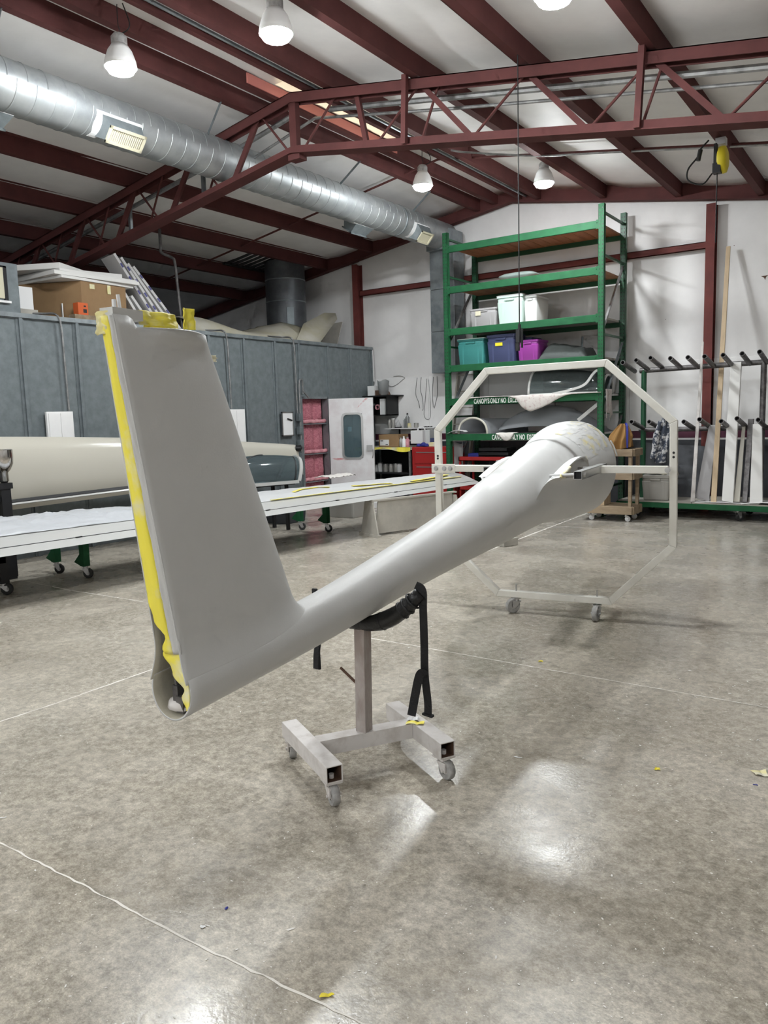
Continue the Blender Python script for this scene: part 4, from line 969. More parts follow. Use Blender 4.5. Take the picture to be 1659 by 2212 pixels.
# canopies, cloths on the two canopy shelves
def canopy(name, lab, x0, x1, y0, y1, z, hgt, glass, framem, front_open=True, framew=.03, prof=None, rear=.8):
    """clear bubble lying along x with a rim following its lower edge and its ends"""
    t = thing(name, lab, 'canopy', ((x0+x1)/2, (y0+y1)/2, z))
    cy, hy_ = (y0+y1)/2, (y1-y0)/2
    def P(u, v):
        hh = hgt*(prof(u) if prof else 1); wv = 1-.25*u**2
        a = math.pi*v
        return V((x0+(x1-x0)*u, cy-hy_*wv*math.cos(a), z+.012+hh*math.sin(a)))
    part('glazing', t, glass, lambda b: sheet(b, P, 28, 18), smooth=True, solid=.004)
    part('end_hoop', t, framem, lambda b: tube(b, [P(0, v/20) for v in range(21)], framew*.45, 8), smooth=True)
    part('end_hoop', t, framem, lambda b: tube(b, [P(1, v/20) for v in range(21)], framew*.45, 8), smooth=True)
    part('sill', t, framem, lambda b: tube(b, [P(u/20, 0) for u in range(21)], framew*.5, 8), smooth=True)
    part('sill', t, framem, lambda b: tube(b, [P(u/20, 1) for u in range(21)], framew*.5, 8), smooth=True)
    return t
canopy('glider_canopy', 'tinted canopy with white rim on the upper canopy shelf', X_(1142, 11.1), X_(1298, 11.1), 11.10, 11.72, LEV[4]-.006, .40, 'canopyclear', 'gel', prof=lambda u: .95-.30*u**3, framew=.045)
one('canopy_strut', 'gel', lambda b: strip(b, wire([(X_(1195, 11.1), 11.06, LEV[4]+.01), (X_(1235, 11.1), 11.06, LEV[4]+.06), (X_(1265, 11.1), 11.06, LEV[4]+.13), (X_(1282, 11.1), 11.06, LEV[4]+.27), (X_(1293, 11.1), 11.06, LEV[4]+.32), (X_(1298, 11.1), 11.08, LEV[4]+.22)], 6), .035, (0, -1, 0), .02),
    'white curved canopy frame strip in front of the tinted canopy', 'canopy frame')
def arch(name, lab, x0, x1, y0, y1, z, h, th, material, sl=.0, cat='canopy'):
    t = thing(name, lab, cat, ((x0+x1)/2, y0, z))
    def P(u, v): 
        a = math.pi*u; return V(((x0+x1)/2-(x1-x0)/2*math.cos(a)+sl*v, y0+(y1-y0)*v, z+.004+h*math.sin(a)**.8*(1-.1*v)))
    part('shell', t, material, lambda b: sheet(b, P, 24, 10), smooth=True, solid=.006)
    part('front_flange', t, 'gelcream', lambda b: tube(b, [P(u/24, 0) for u in range(25)], th, 8), smooth=True)
arch('canopy_shell', 'grey arched canopy shell with cream rim on the lower canopy shelf', X_(990, 11.05), X_(1052, 11.05), 11.05, 11.85, LEV[5]-.006, .255, .018, 'canopygrey', .35)
def hood(b):
    xa, xb = X_(1085, 11.3), X_(1300, 11.3); z = LEV[5]-.004
    sheet(b, lambda u, v: (xa+(xb-xa)*u, 11.15+.65*v, z+.005+(.42*math.sin(math.pi*min(1, .10+u*.9))**.7)*math.sin(math.pi*(.08+.84*v))), 24, 12)
one('fibreglass_hood', 'canopygrey', hood, 'large low grey fairing shell on the lower canopy shelf', 'fairing', smooth=True, solid=.006)
one('white_prop_bar', 'gel', lambda b: beam(b, (X_(1250, 11.1), 11.08, LEV[5]+.18), (X_(1296, 11.1), 11.12, LEV[5]+.44), .03, .05), 'white bar propped beside the right post on the lower canopy shelf', 'bar')
one('foil_sheet', 'aluminium', lambda b: sheet(b, lambda u, v: (X_(962, 10.9)+(X_(1000, 10.9)-X_(962, 10.9))*u, 10.93+.14*v, LEV[5]+.012+.05*math.sin(u*2.6)+.015*noise.noise((u*6, v*4, 1))), 12, 6), 'crumpled silver foil hanging over the left end of the lower canopy shelf', 'foil', smooth=True, solid=.003)
def cloth_drape(name, lab, px0, px1, zlev, drops, material, y=10.955, seed=0):
    n = len(drops)-1
    def f(u, v):
        px = px0+(px1-px0)*u; k = u*n; i = min(int(k), n-1); dd = drops[i]*(1-(k-i))+drops[i+1]*(k-i)
        s = v
        if s < .4:
            return (X_(px, y), 11.12-(11.12-y)*s/.4, LEV[zlev]+.010+.008*noise.noise((px*.09, s*5, seed)))
        q = (s-.4)/.6
        return (X_(px, y)+.008*noise.noise((px*.2, q*4, seed)), y-.006-.014*abs(noise.noise((px*.13, q*2, seed+3)))-.012*math.sin(q*3.1), LEV[zlev]+.008-dd*q)
    one(name, material, lambda b: sheet(b, f, 46, 14), lab, 'cloth', smooth=True, solid=.004)
cloth_drape('floral_cloth', 'long floral cloth draped over the upper canopy shelf, hanging in a point', 1008, 1298, 4, [.03, .015, .008, .008, .008, .008, .01, .05, .20, .25, .22, .18, .13, .07, .03, .012, .01, .01, .01, .01], 'cloth')
cloth_drape('white_rag', 'white rag hanging over the lower canopy shelf lettering', 1072, 1110, 5, [.02, .05, .11, .12, .10, .02], 'rag', seed=4)
one('hanging_cloth', 'cloth', lambda b: sheet(b, lambda u, v: (RX1+.055+.02*math.sin(u*11+v*2), 11.03+.30*u, 1.84-(.46-.12*abs(math.sin(u*4)))*v), 24, 12), 'floral cloth hanging beside the right rack post', 'cloth', smooth=True, solid=.004)
# under the rack: red cart, stool, bins
uc = thing('utility_cart', 'red two-tray utility cart under the canopy shelves', 'cart', (-5.75, 11.2, 0))
ux0, ux1 = -6.15, -5.20
for z in (.78, .30):
    part('tray', uc, 'red', lambda b: (bx(b, (ux0, 11.06, z), (ux1, 11.55, z+.012)), bx(b, (ux0, 11.06, z), (ux1, 11.075, z+.07)), bx(b, (ux0, 11.535, z), (ux1, 11.55, z+.07)), bx(b, (ux0, 11.06, z), (ux0+.015, 11.55, z+.07)), bx(b, (ux1-.015, 11.06, z), (ux1, 11.55, z+.07))))
for lx in (ux0+.02, ux1-.02):
    for ly in (11.08, 11.53):
        part('post', uc, 'red', lambda b: bx(b, (lx-.015, ly-.015, .12), (lx+.015, ly+.015, .84)))
        caster(uc, (lx, ly, .12), 1.0, .05, .03)
one('blue_pack', 'blue', lambda b: (bx(b, (X_(1012, 11.2), 11.15, .795), (X_(1036, 11.2), 11.35, .90)),), 'blue pack on the red utility cart', 'pack', bevel=.015)
one('bottle_crate', 'blacksteel', lambda b: [bx(b, (X_(1040, 11.3)+.01*k, 11.15, .795+k*.07), (X_(1110, 11.3)-.03*k, 11.5, .85+k*.07)) for k in range(3)], 'black tool case stack on the red utility cart', 'case', bevel=.006)
st = thing('stool', 'grey round-topped stool beside the red utility cart', 'stool', (X_(1098, 10.6), 10.6, 0))
part('seat', st, 'totegrey', lambda b: lathe(b, (0, 0, 0), [(.16, .78), (.19, .79), (.195, .815), (.185, .83), (.02, .835)], 24), local=True, smooth=True, autos=50)
for k in range(4):
    a = math.pi/4+k*math.pi/2
    part('leg', st, 'pipe', lambda b: cyl(b, (.12*math.cos(a), .12*math.sin(a), .79), (.20*math.cos(a), .20*math.sin(a), 0), .012, 8), local=True)
part('ring', st, 'pipe', lambda b: tube(b, [(.165*math.cos(k*.3927), .165*math.sin(k*.3927), .34) for k in range(17)], .008, 6), local=True)
one('cream_funnel_bag', 'totegrey', lambda b: sheet(b, lambda u, v: (X_(978, 11.1)+.16*u, 11.12+.1*math.sin(u*3), 1.1-.42*v-.05*math.sin(u*3.1)), 10, 8), 'grey cloth bag hanging inside the left rack post', 'bag', smooth=True, solid=.006)

# ================================================================== PIPE-ARM CART ON THE RIGHT
pc = thing('pipe_arm_cart', 'wheeled green cart rack with two rows of dark pipe arms', 'cart rack', (-2.2, 11.5, 0))
CY = 11.50
part('base_frame', pc, 'green', lambda b: (bx(b, (-3.55, 11.05, .15), (1.6, 11.10, .225)), bx(b, (-3.55, 11.95, .15), (1.6, 12.0, .225)), bx(b, (-3.55, 11.05, .15), (-3.5, 12.0, .225)), bx(b, (1.55, 11.05, .15), (1.6, 12.0, .225))), bevel=.004)
for k in range(5):
    a = -3.52+k*1.02
    part('deck_board', pc, 'mdf', lambda b: bx(b, (a, 11.06, .226), (a+1.01, 11.99, .242)))
for lx in (-3.3, -1.93, -.2, 1.4):
    for ly in (11.15, 11.9): caster(pc, (lx, ly, .15), .9, .06, .035)
for xp, zt_, m_ in ((-3.30, 2.10, 'darkgreen'), (-1.72, 2.16, 'darkpipe'), (.2, 2.2, 'darkpipe')):
    part('post', pc, m_, lambda b: cyl(b, (xp, CY, .242), (xp, CY, zt_), .038, 14), smooth=True, autos=50)
part('cross_pipe', pc, 'darkpipe', lambda b: cyl(b, (-3.36, CY, 2.09), (1.0, CY, 2.16), .036, 12), smooth=True, autos=50)
part('cross_pipe', pc, 'darkpipe', lambda b: cyl(b, (-3.36, CY, 1.235), (1.0, CY, 1.26), .034, 12), smooth=True, autos=50)
AL = .58
def arm(px, py):
    tip = atY(px, py, CY-AL)
    up = .105
    def f(b):
        a = tip; c = V((tip.x, CY, tip.z-up))
        d = (c-a).normalized()
        # open-ended pipe
        x, _, z = frame_of(d); n = 14; r = .032
        rings = []
        for off, rr in ((.0, r*.78), (.0, r), ((c-a).length, r)):
            rings.append([a+d*off+(x*math.cos(t)+z*math.sin(t))*rr for t in (2*math.pi*k/n for k in range(n))])
        rings.insert(0, [a+d*.12+(x*math.cos(t)+z*math.sin(t))*r*.78 for t in (2*math.pi*k/n for k in range(n))])
        loft(b, rings, True, True)
    part('arm', pc, 'darkpipe', f, smooth=True, autos=45)
for px, py in ((1345, 783), (1374, 778), (1405, 773), (1448, 774), (1486, 772), (1522, 770), (1562, 767), (1603, 764), (1641, 760), (1682, 757)): arm(px, py)
for px, py in ((1364, 911), (1402, 911), (1477, 911), (1511, 906), (1558, 910), (1592, 904), (1638, 907), (1680, 904)): arm(px, py)
def leaner(nm, lab, cat, bot, top, wb_, wt_, th, m_, yb=11.10, yt=11.46, skew=0.0, tipcut=0.0, grp=None, twist=0.0):
    """long thin piece standing on the cart and leaning on its pipes; px widths at bottom and top"""
    a = atY(bot[0], bot[1], yb); c = atY(top[0], top[1], yt)
    a.z = max(a.z, .2435)
    sc = 11.5/F_PX*1.02
    def f(b):
        rings = []
        for q in (0, .03, .35, .7, .95, 1):
            p = a.lerp(c, q); ww = (wb_*(1-q)+wt_*q)*sc/2
            cut = tipcut*sc if q == 0 else 0
            rings.append([p+V((-ww, 0, cut)), p+V((ww, th*skew, 0)), p+V((ww, th*(1+skew), 0)), p+V((-ww, th, cut))])
        loft(b, rings, True, True)
    one(nm, m_, f, lab, cat, bevel=.004)
leaner('thin_batten', 'thin grey-white batten leaning on the pipe cart, left of the tan stick', 'batten', (1496, 1084), (1518, 738), 8, 4, .02, 'dustwhite', 11.12)
leaner('grey_panel', 'grey tapered panel standing behind the tan stick', 'panel', (1516, 1082), (1540, 918), 26, 15, .03, 'totegrey', 11.18, 11.40, tipcut=12)
leaner('tan_stick', 'tall tan wooden stick, the longest piece leaning on the pipe cart', 'stick', (1541, 1086), (1573, 532), 10, 8, .03, 'palewood', 11.10, 12.05)
leaner('foam_plank', 'wide white foam plank leaning through both pipe rows', 'plank', (1571, 1086), (1590, 782), 20, 19, .06, 'foam', 11.08, 11.46, tipcut=4)
leaner('cream_batten', 'narrow cream batten leaning right of the wide white plank', 'batten', (1591, 1084), (1607, 916), 11, 6, .02, 'gelcream', 11.12, 11.42)
leaner('white_paddle', 'short white paddle-shaped board at the far right of the pipe cart', 'paddle', (1633, 1084), (1636, 916), 22, 16, .05, 'foam', 11.10, 11.40, tipcut=-16)
leaner('dark_tube', 'dark grey padded tube standing beside the right cart post', 'tube', (1608, 1085), (1622, 905), 9, 10, .06, 'darkpipe', 11.16, 11.47)
one('curved_sheet', 'whiteboard', lambda b: sheet(b, lambda u, v: (atY(1500+120*u, 1090, 11.08).x, 11.075+.25*v, .245+.012*math.sin(u*3.1)), 16, 4), 'curled white sheet lying on the front of the cart deck', 'sheet', smooth=True, solid=.004)
one('curved_sheet', 'whiteboard', lambda b: sheet(b, lambda u, v: (atY(1600+80*u, 1090, 11.06).x, 11.06+.28*v, .2445+.030*math.sin(u*2.4)), 16, 4), 'white sheet lying at the foot of the white paddle', 'sheet', smooth=True, solid=.004)
one('dark_board', 'slate', lambda b: beam(b, (-3.0, 11.72, .245), (-2.95, 11.93, 1.0), .95, .012, (0, 1, 0)), 'dark board leaning on the lower wall behind the grey tote', 'board')
# grey tote and brown wooden cart, garments
t, hx, hy, h = tote('large putty grey tote behind the octagon frame post', 'toteputty', 1386, 1449, None, .36, y0=11.10, dp=.55, nm='putty_tote')
t.location.z = .2425; TM[t.name] = Matrix.Translation(t.location)
one('yellow_panel', 'moldbeige', lambda b: box(b, (X_(1411, 11.2), 11.32, .655), (.32, .16, .012), Matrix.Rotation(.35, 3, 'Y')), 'yellowish panel lying on the putty grey tote', 'panel')
wc = thing('wooden_cart', 'rough wooden two-shelf cart on white castors', 'wooden cart', (-3.6, 11.0, 0))
wx0, wx1, wy0, wy1 = -3.86, -3.15, 10.50, 10.93
def wbrd(nm, a, b_): part(nm, wc, 'wood', lambda b: bx(b, a, b_), bevel=.005)
for z0, z1 in ((.105, .215), (.585, .675), (.905, 1.0)):
    wbrd('rail_board', (wx0, wy0-.02, z0), (wx1, wy0+.018, z1)); wbrd('rail_board', (wx0, wy1-.018, z0), (wx1, wy1+.02, z1))
    wbrd('rail_board', (wx1-.02, wy0+.019, z0), (wx1+.018, wy1-.019, z1)); wbrd('rail_board', (wx0-.018, wy0+.019, z0), (wx0+.02, wy1-.019, z1))
for z in (.19, .63, .975):
    for k in range(3):
        y0 = wy0+.02+k*.13; wbrd('slat', (wx0+.021, y0, z), (wx1-.021, y0+.125, z+.02))
for lx in (wx0+.045, wx1-.045):
    for ly in (wy0+.05, wy1-.05): wbrd('post', (lx-.022, ly-.028, .11), (lx+.022, ly+.028, .99))
for lx in (wx0+.1, wx1-.1):
    for ly in (wy0+.06, wy1-.06): caster(wc, (lx, ly, .105), .6, .038, .025, 'white', 'white')
one('plywood_crate', 'palewood', lambda b: bx(b, (-3.80, 10.56, .212), (-3.56, 10.84, .47)), 'pale plywood crate on the bottom shelf of the wooden cart', 'crate')
def jacket(b):
    x0 = X_(1347, 10.75); rows = []
    for i in range(29):
        s = i/28; z = 1.345-.33*s; wv = .035+.115*min(1, s*1.9)**.8; dp = .03+.05*min(1, s*1.5)
        rows.append([(x0-.03*math.sin(s*2.2)+wv*math.cos(t)*(1+.10*math.sin(5*t+s*4)), 10.75-.15*(1-s)*0+dp*math.sin(t)*2.2*(1+.28*math.sin(7*t+s*3)), z+.02*math.cos(t*2)*s) for t in (2*math.pi*k/36 for k in range(36))])
    loft(b, rows, True, True)
one('brown_jacket', 'brownjacket', jacket, 'brown work jacket hanging over the wooden cart', 'jacket', smooth=True)
one('blue_lanyard', 'blue', lambda b: strip(b, wire([(X_(1349, 10.7), 10.72, 1.33), (X_(1355, 10.7), 10.66, 1.34), (X_(1358, 10.7), 10.64, 1.27), (X_(1358, 10.7), 10.64, 1.01)], 5), .03, (0, -1, 0), .006), 'blue strap hanging beside the brown jacket', 'strap')
def camo(b):
    rows = []
    p0 = atY(1434, 902, 10.88); p1 = atY(1430, 1000, 10.88)
    for i in range(29):
        s = i/28; c = p0.lerp(p1, s); wv = .03+.055*math.sin(min(1, s*1.4)*1.7)-.015*s
        rows.append([(c.x+.02*math.sin(s*5)+wv*math.cos(t)*(1+.22*math.sin(5*t+s*5)), c.y+.03*math.sin(t)*(1+.4*math.sin(4*t+s*7)), c.z) for t in (2*math.pi*k/30 for k in range(30))])
    loft(b, rows, True, True)
    q = [p0+V((-.03, -.02, -.05)), p0+V((-.08, -.03, -.22)), p0+V((-.10, -.03, -.40)), p0+V((-.13, -.03, -.56))]
    tube(b, wire(q, 6), [.035]*6+[.045]*6+[.04]*7, 12)
one('camo_garment', 'camo', camo, 'grey and white camouflage garment hanging on the pipe arms', 'garment', smooth=True)

# ================================================================== OTHER GLIDER PARTS, LEFT BACK
def TEx(y): return -6.2+(y-3.35)*.1027
wg = thing('glider_wing', 'long white glider wing lying flat on green stands', 'wing', (-6.6, 7, .5))
WY0, WY1 = 1.6, 10.52
def chord(y): return 1.12-(y-3.5)*.062
def wprof(y, side):
    """airfoil section: trailing edge towards the shop"""
    c = chord(y); x0 = TEx(y); s = .72+.28*(1-(y-2)/9)
    P = [(0, .478), (.13, .535), (.30, .60), (.50, .665), (.70, .695), (.85, .69), (.96, .655), (1.0, .60), (.96, .555), (.8, .525), (.5, .505), (.2, .485)]
    return [(x0-p[0]*c, y, .478+(p[1]-.478)*s) for p in P]
ys = [WY0+(WY1-WY0)*i/40 for i in range(41)]
part('skin', wg, 'gel', lambda b: loft(b, [wprof(y, 0) for y in ys], True, True), smooth=True, autos=50)
part('hinge_gap', wg, 'black', lambda b: sheet(b, lambda u, v: (lambda y: (TEx(y)-chord(y)*(.118+.008*v), y, .478+(.0515+.0035*v)*(.72+.28*(1-(y-2)/9))+.0016))(WY0+(WY1-WY0)*u), 60, 1), solid=.0012)
for k in range(7):
    y = 3.0+k*1.12
    part('hinge_fitting', wg, 'blacksteel', lambda b: box(b, (TEx(y)-chord(y)*.12, y, .478+.053*(.72+.28*(1-(y-2)/9))+.004), (.02, .06, .008)))
def wtop(y, q):
    c = chord(y); s = .72+.28*(1-(y-2)/9)
    P = [(0, .478), (.13, .535), (.30, .60), (.50, .665), (.70, .695), (.85, .69), (.96, .655), (1.0, .60)]
    for (a, za), (b_, zb) in zip(P[:-1], P[1:]):
        if a <= q <= b_:
            z = za+(zb-za)*(q-a)/(b_-a); return (TEx(y)-q*c, .478+(z-.478)*s)
    return (TEx(y)-c, .60)
def wsheet(lab, y0, y1, q0, q1, m_, amp, seed, name='plastic_sheet'):
    def f(u, v):
        y = y0+(y1-y0)*u+.03*noise.noise((u*9, v*2, seed)); q = q0+(q1-q0)*v
        x, z = wtop(y, min(.995, max(0, q)))
        e = min(1, 8*min(u, 1-u, v, 1-v)+.15)
        wr = abs(noise.noise((y*5.0+q*2, q*11.0, seed)))+.5*abs(noise.noise((y*11, q*19, seed+5)))
        return (x, y, z+.006+amp*wr*e)
    return one(name, m_, lambda b: sheet(b, f, 90, 26), lab, 'sheet', smooth=True, solid=.0015)
wsheet('crinkled white plastic sheet on the left end of the white wing', 1.7, 5.05, .30, .93, 'plastic_sheet', .05, 3)
wsheet('smooth white masking sheet covering the middle of the white wing', 5.5, 10.2, .33, .97, 'paper', .010, 9, 'masking_sheet')
def tapestrip(lab, pts, wd, m_='tapeyellow'):
    P = []
    for y, q in pts:
        x, z = wtop(y, q); P.append(V((x, y, z+.018)))
    one('tape_strip', m_, lambda b: strip(b, P, wd, (0, 0, 1), .004), lab, 'tape', group='yellow tape on the white wing')
tapestrip('long yellow tape edge along the masking sheet on the white wing', [(6.6+i*.25, .335) for i in range(16)], .03)
tapestrip('short yellow tape patch in the middle of the masking sheet', [(7.1, .50), (7.3, .60), (7.6, .62), (7.75, .55)], .05)
tapestrip('yellow tape patch near the far end of the masking sheet', [(8.1, .48), (8.35, .45), (8.6, .44), (8.8, .40)], .05)
tapestrip('wide yellow tape patch at the far tip of the masking sheet', [(9.2, .40), (9.5, .42), (9.9, .46), (10.15, .5)], .09)
def wstand(lab, y, xs_):
    t = thing('wing_stand', lab, 'stand', ((xs_[0]+xs_[1])/2, y, 0), group='green castor stands under the white wing')
    part('cross_bar', t, 'green', lambda b: bx(b, (xs_[0]-.05, y-.04, .375), (xs_[1]+.05, y+.04, .44)))
    part('pad', t, 'blackcloth', lambda b: bx(b, (xs_[0]-.05, y-.05, .441), (xs_[1]+.05, y+.05, .482)))
    for x in xs_:
        lg = part('leg', t, 'green', lambda b: bx(b, (x-.035, y-.035, .125), (x+.035, y+.035, .375)))
        part('foot_gusset', lg, 'green', lambda b: loft(b, [[(x-.03, y+dy, .13), (x-.13, y+dy, .16), (x-.03, y+dy, .25)] for dy in (-.035, .035)], True, True))
        caster(t, (x, y, .125), .6, .05, .035)
wstand('green castor stand under the left part of the white wing', 4.58, (-7.38, -6.88))
wstand('green castor stand under the middle of the white wing', 8.07, (-7.02, -6.55))
# plywood trestle under the wing
ts = thing('trestle', 'grey-white plywood trestle under the far end of the wing', 'trestle', (-5.6, 8.3, 0))
def trapez(b, p0, p1, w0, w1, h, th):
    p0, p1 = V(p0), V(p1); d = (p1-p0).normalized(); n = V((-d.y, d.x, 0)); c = (p0+p1)/2; L = (p1-p0).length
    r = []
    for s in (-th/2, th/2):
        r.append([c-d*L/2+n*s, c+d*L/2+n*s, c+d*L/2*w1+n*s+V((0, 0, h)), c-d*L/2*w1+n*s+V((0, 0, h))])
    loft(b, r, True, True)
part('panel', ts, 'mdf', lambda b: trapez(b, (-5.72, 8.05, .03), (-5.28, 9.35, .03), 1, .93, .425, .02))
part('end_panel', ts, 'mdf', lambda b: trapez(b, (-5.98, 8.10, .03), (-5.62, 7.97, .03), 1, .45, .425, .02))
part('end_panel', ts, 'mdf', lambda b: trapez(b, (-5.52, 9.42, .03), (-5.12, 9.28, .03), 1, .45, .40, .02))
part('foot', ts, 'mdf', lambda b: beam(b, (-6.0, 8.11, .015), (-5.6, 7.965, .015), .06, .03))
part('foot', ts, 'mdf', lambda b: beam(b, (-5.54, 9.43, .015), (-5.1, 9.275, .015), .06, .03))
part('top_rail', ts, 'mdf', lambda b: beam(b, (-5.74, 8.0, .465), (-5.28, 9.38, .465), .07, .022))
# bins on the floor behind
one('dark_bin', 'slate', lambda b: loft(b, [[(-7.95+p[0]*s, 8.62+p[1]*s, z) for p in rrect(.42, .24, .05, 3)] for s, z in ((.9, 0), (.92, .02), (1.0, .36), (1.03, .365), (1.03, .39), (.96, .39))], True, True), 'dark slate tote on the floor behind the green stand', 'tote')
one('silver_bin', 'silverbin', lambda b: loft(b, [[(-7.35+p[0]*s, 9.55+p[1]*s, z) for p in rrect(.34, .24, .05, 3)] for s, z in ((.93, 0), (.95, .02), (1.0, .30), (1.02, .305), (1.02, .33), (.95, .33))], True, True), 'ribbed silver grey tote on the floor behind the wing', 'tote')
one('low_carton', 'whiteboard', lambda b: bx(b, (-7.6, 10.55, 0), (-7.15, 10.85, .10)), 'low pale carton on the floor near the booth door', 'carton', bevel=.005)
one('stone_block', 'mdf', lambda b: loft(b, [[atZ(1082, 1176)+V((0, 0, z))+V((p[0], p[1], 0)) for p in ((-.18, -.1), (.12, -.16), (.2, .05), (-.1, .12))] for z in (0, .09)], True, True), 'small grey block on the floor under the fuselage', 'block', bevel=.006)
# cream wing standing on edge behind
ew = thing('upright_wing', 'cream glider wing standing on edge beside the booth', 'wing', (-8.0, 6.5, .6))
def eprof(y):
    u = (y-1.6)/(9.12-1.6); zt_ = 1.50-.34*u*u-.02*u; zb = .62+.10*u; h = zt_-zb; tw = .13*(1-.35*u)
    P = [(0.0, 0), (.5, .12), (.9, .35), (1.0, .6), (.85, .82), (.5, .95), (0, 1.0), (-.5, .95), (-.8, .75), (-.85, .5), (-.6, .2)]
    return [(-7.98+p[0]*tw, y, zb+h*p[1]) for p in P]
part('skin', ew, 'gelcream', lambda b: loft(b, [eprof(1.6+(9.12-1.6)*i/30) for i in range(31)], True, True), smooth=True, autos=50)
part('root_socket', ew, 'blacksteel', lambda b: (cyl(b, (-7.93, 9.09, 1.085), (-7.86, 9.135, 1.085), .05, 16), cyl(b, (-7.87, 9.13, 1.085), (-7.85, 9.14, 1.085), .022, 10)))
part('flap_gap', ew, 'black', lambda b: strip(b, [(-7.915+.03*(y-4.3), y, .755+.012*(y-4.3)) for y in (3.6, 4.3, 5.0, 5.6, 6.2)], .035, (1, 0, .6), .012))
part('flap_edge', ew, 'gel', lambda b: strip(b, [(-7.90+.03*(y-4.3), y, .725+.012*(y-4.3)) for y in (3.6, 4.3, 5.0, 5.6, 6.2)], .02, (1, 0, .6), .016))
for y in (3.2, 7.2):
    t = thing('edge_cradle', 'black padded cradle holding the cream wing, %s' % ('left end' if y < 5 else 'behind the tail fin'), 'cradle', (-8, y, 0))
    part('frame', t, 'blacksteel', lambda b: (bx(b, (-8.3, y-.03, 0), (-8.24, y+.03, .9)), bx(b, (-7.78, y-.03, 0), (-7.72, y+.03, .62)), bx(b, (-8.3, y-.03, .50), (-7.72, y+.03, .56)), bx(b, (-8.4, y-.03, 0), (-7.66, y+.03, .05))))
    part('pad', t, 'blackcloth', lambda b: bx(b, (-8.16, y-.06, .561), (-7.80, y+.06, .65)), bevel=.02)
# tinted canopy lying behind the wing
cp = thing('tinted_canopy', 'dark tinted canopy with white rim lying behind the wing', 'canopy', (-7.3, 8.0, .66))
cA, cB = V((-7.72, 6.55, .70)), V((-7.32, 8.22, .68))
cdv = (cB-cA).normalized(); csv = V((cdv.y, -cdv.x, 0)); cL = (cB-cA).length
def CP(u, v):
    hh = .36*min(1, math.sin(math.pi*min(1, .06+u*.62))**.75)+.012; wv = .23*min(1, .35+1.3*u) if u < .5 else .23*(1-.05*(u-.5))
    lean = .13*max(0, u-.72)/.28*math.sin(math.pi*v)
    return cA+cdv*(cL*u+lean)+csv*(wv*math.cos(math.pi*v))+V((0, 0, hh*math.sin(math.pi*v)))
part('glazing', cp, 'canopyglass', lambda b: sheet(b, CP, 40, 22), smooth=True, solid=.004)
part('rear_hoop', cp, 'gel', lambda b: strip(b, [CP(1, v/24)+cdv*.006 for v in range(25)], .05, lambda i: (CP(1, i/24)-(cA+cdv*cL)), .03), smooth=True, autos=40)
part('sill', cp, 'gel', lambda b: strip(b, [CP(u/24, 0)-V((0, 0, .012)) for u in range(25)], .045, csv, .03), smooth=True, autos=40)
part('sill', cp, 'gel', lambda b: strip(b, [CP(u/24, 1)-V((0, 0, .012)) for u in range(25)], .045, csv, .03), smooth=True, autos=40)
part('inner_frame', cp, 'black', lambda b: (tube(b, [CP(.30+.45*v/16, .10+.42*v/16) - csv*.012 for v in range(17)], .012, 6), tube(b, [CP(.96, v/20)*1.0-V((0, 0, .01)) for v in range(21)], .013, 6), sheet(b, lambda u, v: cA+cdv*(cL*(.12+.3*u))+csv*(.2*(1-2*v))+V((0, 0, .015+.10*math.sin(math.pi*v)*(1-u))), 8, 8)))
t = thing('canopy_table', 'low black table frame under the tinted canopy', 'table', (-7.45, 7.8, 0))
part('top', t, 'black', lambda b: beam(b, cA+V((0, 0, -.05)), cB+V((0, 0, -.035))-cdv*.05, .42, .025))
for q in (.1, .9):
    for s in (-.17, .17):
        p = cA.lerp(cB, q)+csv*s
        part('leg', t, 'blacksteel', lambda b: bx(b, (p.x-.02, p.y-.02, 0), (p.x+.02, p.y+.02, .63)))
one('white_rags', 'rag', lambda b: sheet(b, lambda u, v: (-6.98+.30*(v-.5), 8.55+.6*u, .685+.035*abs(noise.noise((u*7, v*7, 1)))+.02*math.sin(math.pi*v)), 20, 10), 'crumpled white rags beside the tinted canopy', 'rags', smooth=True, solid=.004)
# black castor stand and chrome cup at the left picture edge
bs = thing('black_stand', 'black steel stand on castors at the left edge under the wing', 'stand', (-7.0, 3.5, 0))
part('post', bs, 'blacksteel', lambda b: bx(b, (-6.95, 3.70, .11), (-6.87, 3.78, .44)))
part('foot_rail', bs, 'blacksteel', lambda b: (bx(b, (-7.6, 3.70, .30), (-6.87, 3.76, .36)), bx(b, (-6.95, 2.6, .36), (-6.88, 3.75, .42))))
part('rail_board', bs, 'mdf', lambda b: bx(b, (-7.5, 3.3, .361), (-6.97, 3.69, .385)))
caster(bs, (-6.91, 3.74, .11), .7, .055, .035)
caster(bs, (-7.55, 3.73, .30), -.6, .055, .035)
us = thing('black_trestle', 'black steel trestle end standing behind the wing at the left edge', 'trestle', (-7.5, 4.2, 0))
part('top_rail', us, 'blacksteel', lambda b: bx(b, (-7.62, 3.6, .925), (-7.52, 4.26, .985)))
part('post', us, 'blacksteel', lambda b: bx(b, (-7.61, 4.14, .02), (-7.53, 4.24, .924)))
part('brace', us, 'blacksteel', lambda b: bx(b, (-7.60, 3.6, .80), (-7.54, 4.13, .86)))
part('foot', us, 'blacksteel', lambda b: bx(b, (-8.0, 4.15, 0), (-7.53, 4.23, .05)))
one('chrome_cup', 'chrome', lambda b: (lathe(b, (-7.57, 4.2, .987), [(.03, 0), (.05, .02), (.045, .10), (.075, .135), (.10, .19), (.105, .26), (.105, .33), (.095, .335), (.09, .2), (.02, .16)], 24),), 'shiny chrome cup-shaped fairing on the black trestle at the left edge', 'fairing', smooth=True, autos=50)

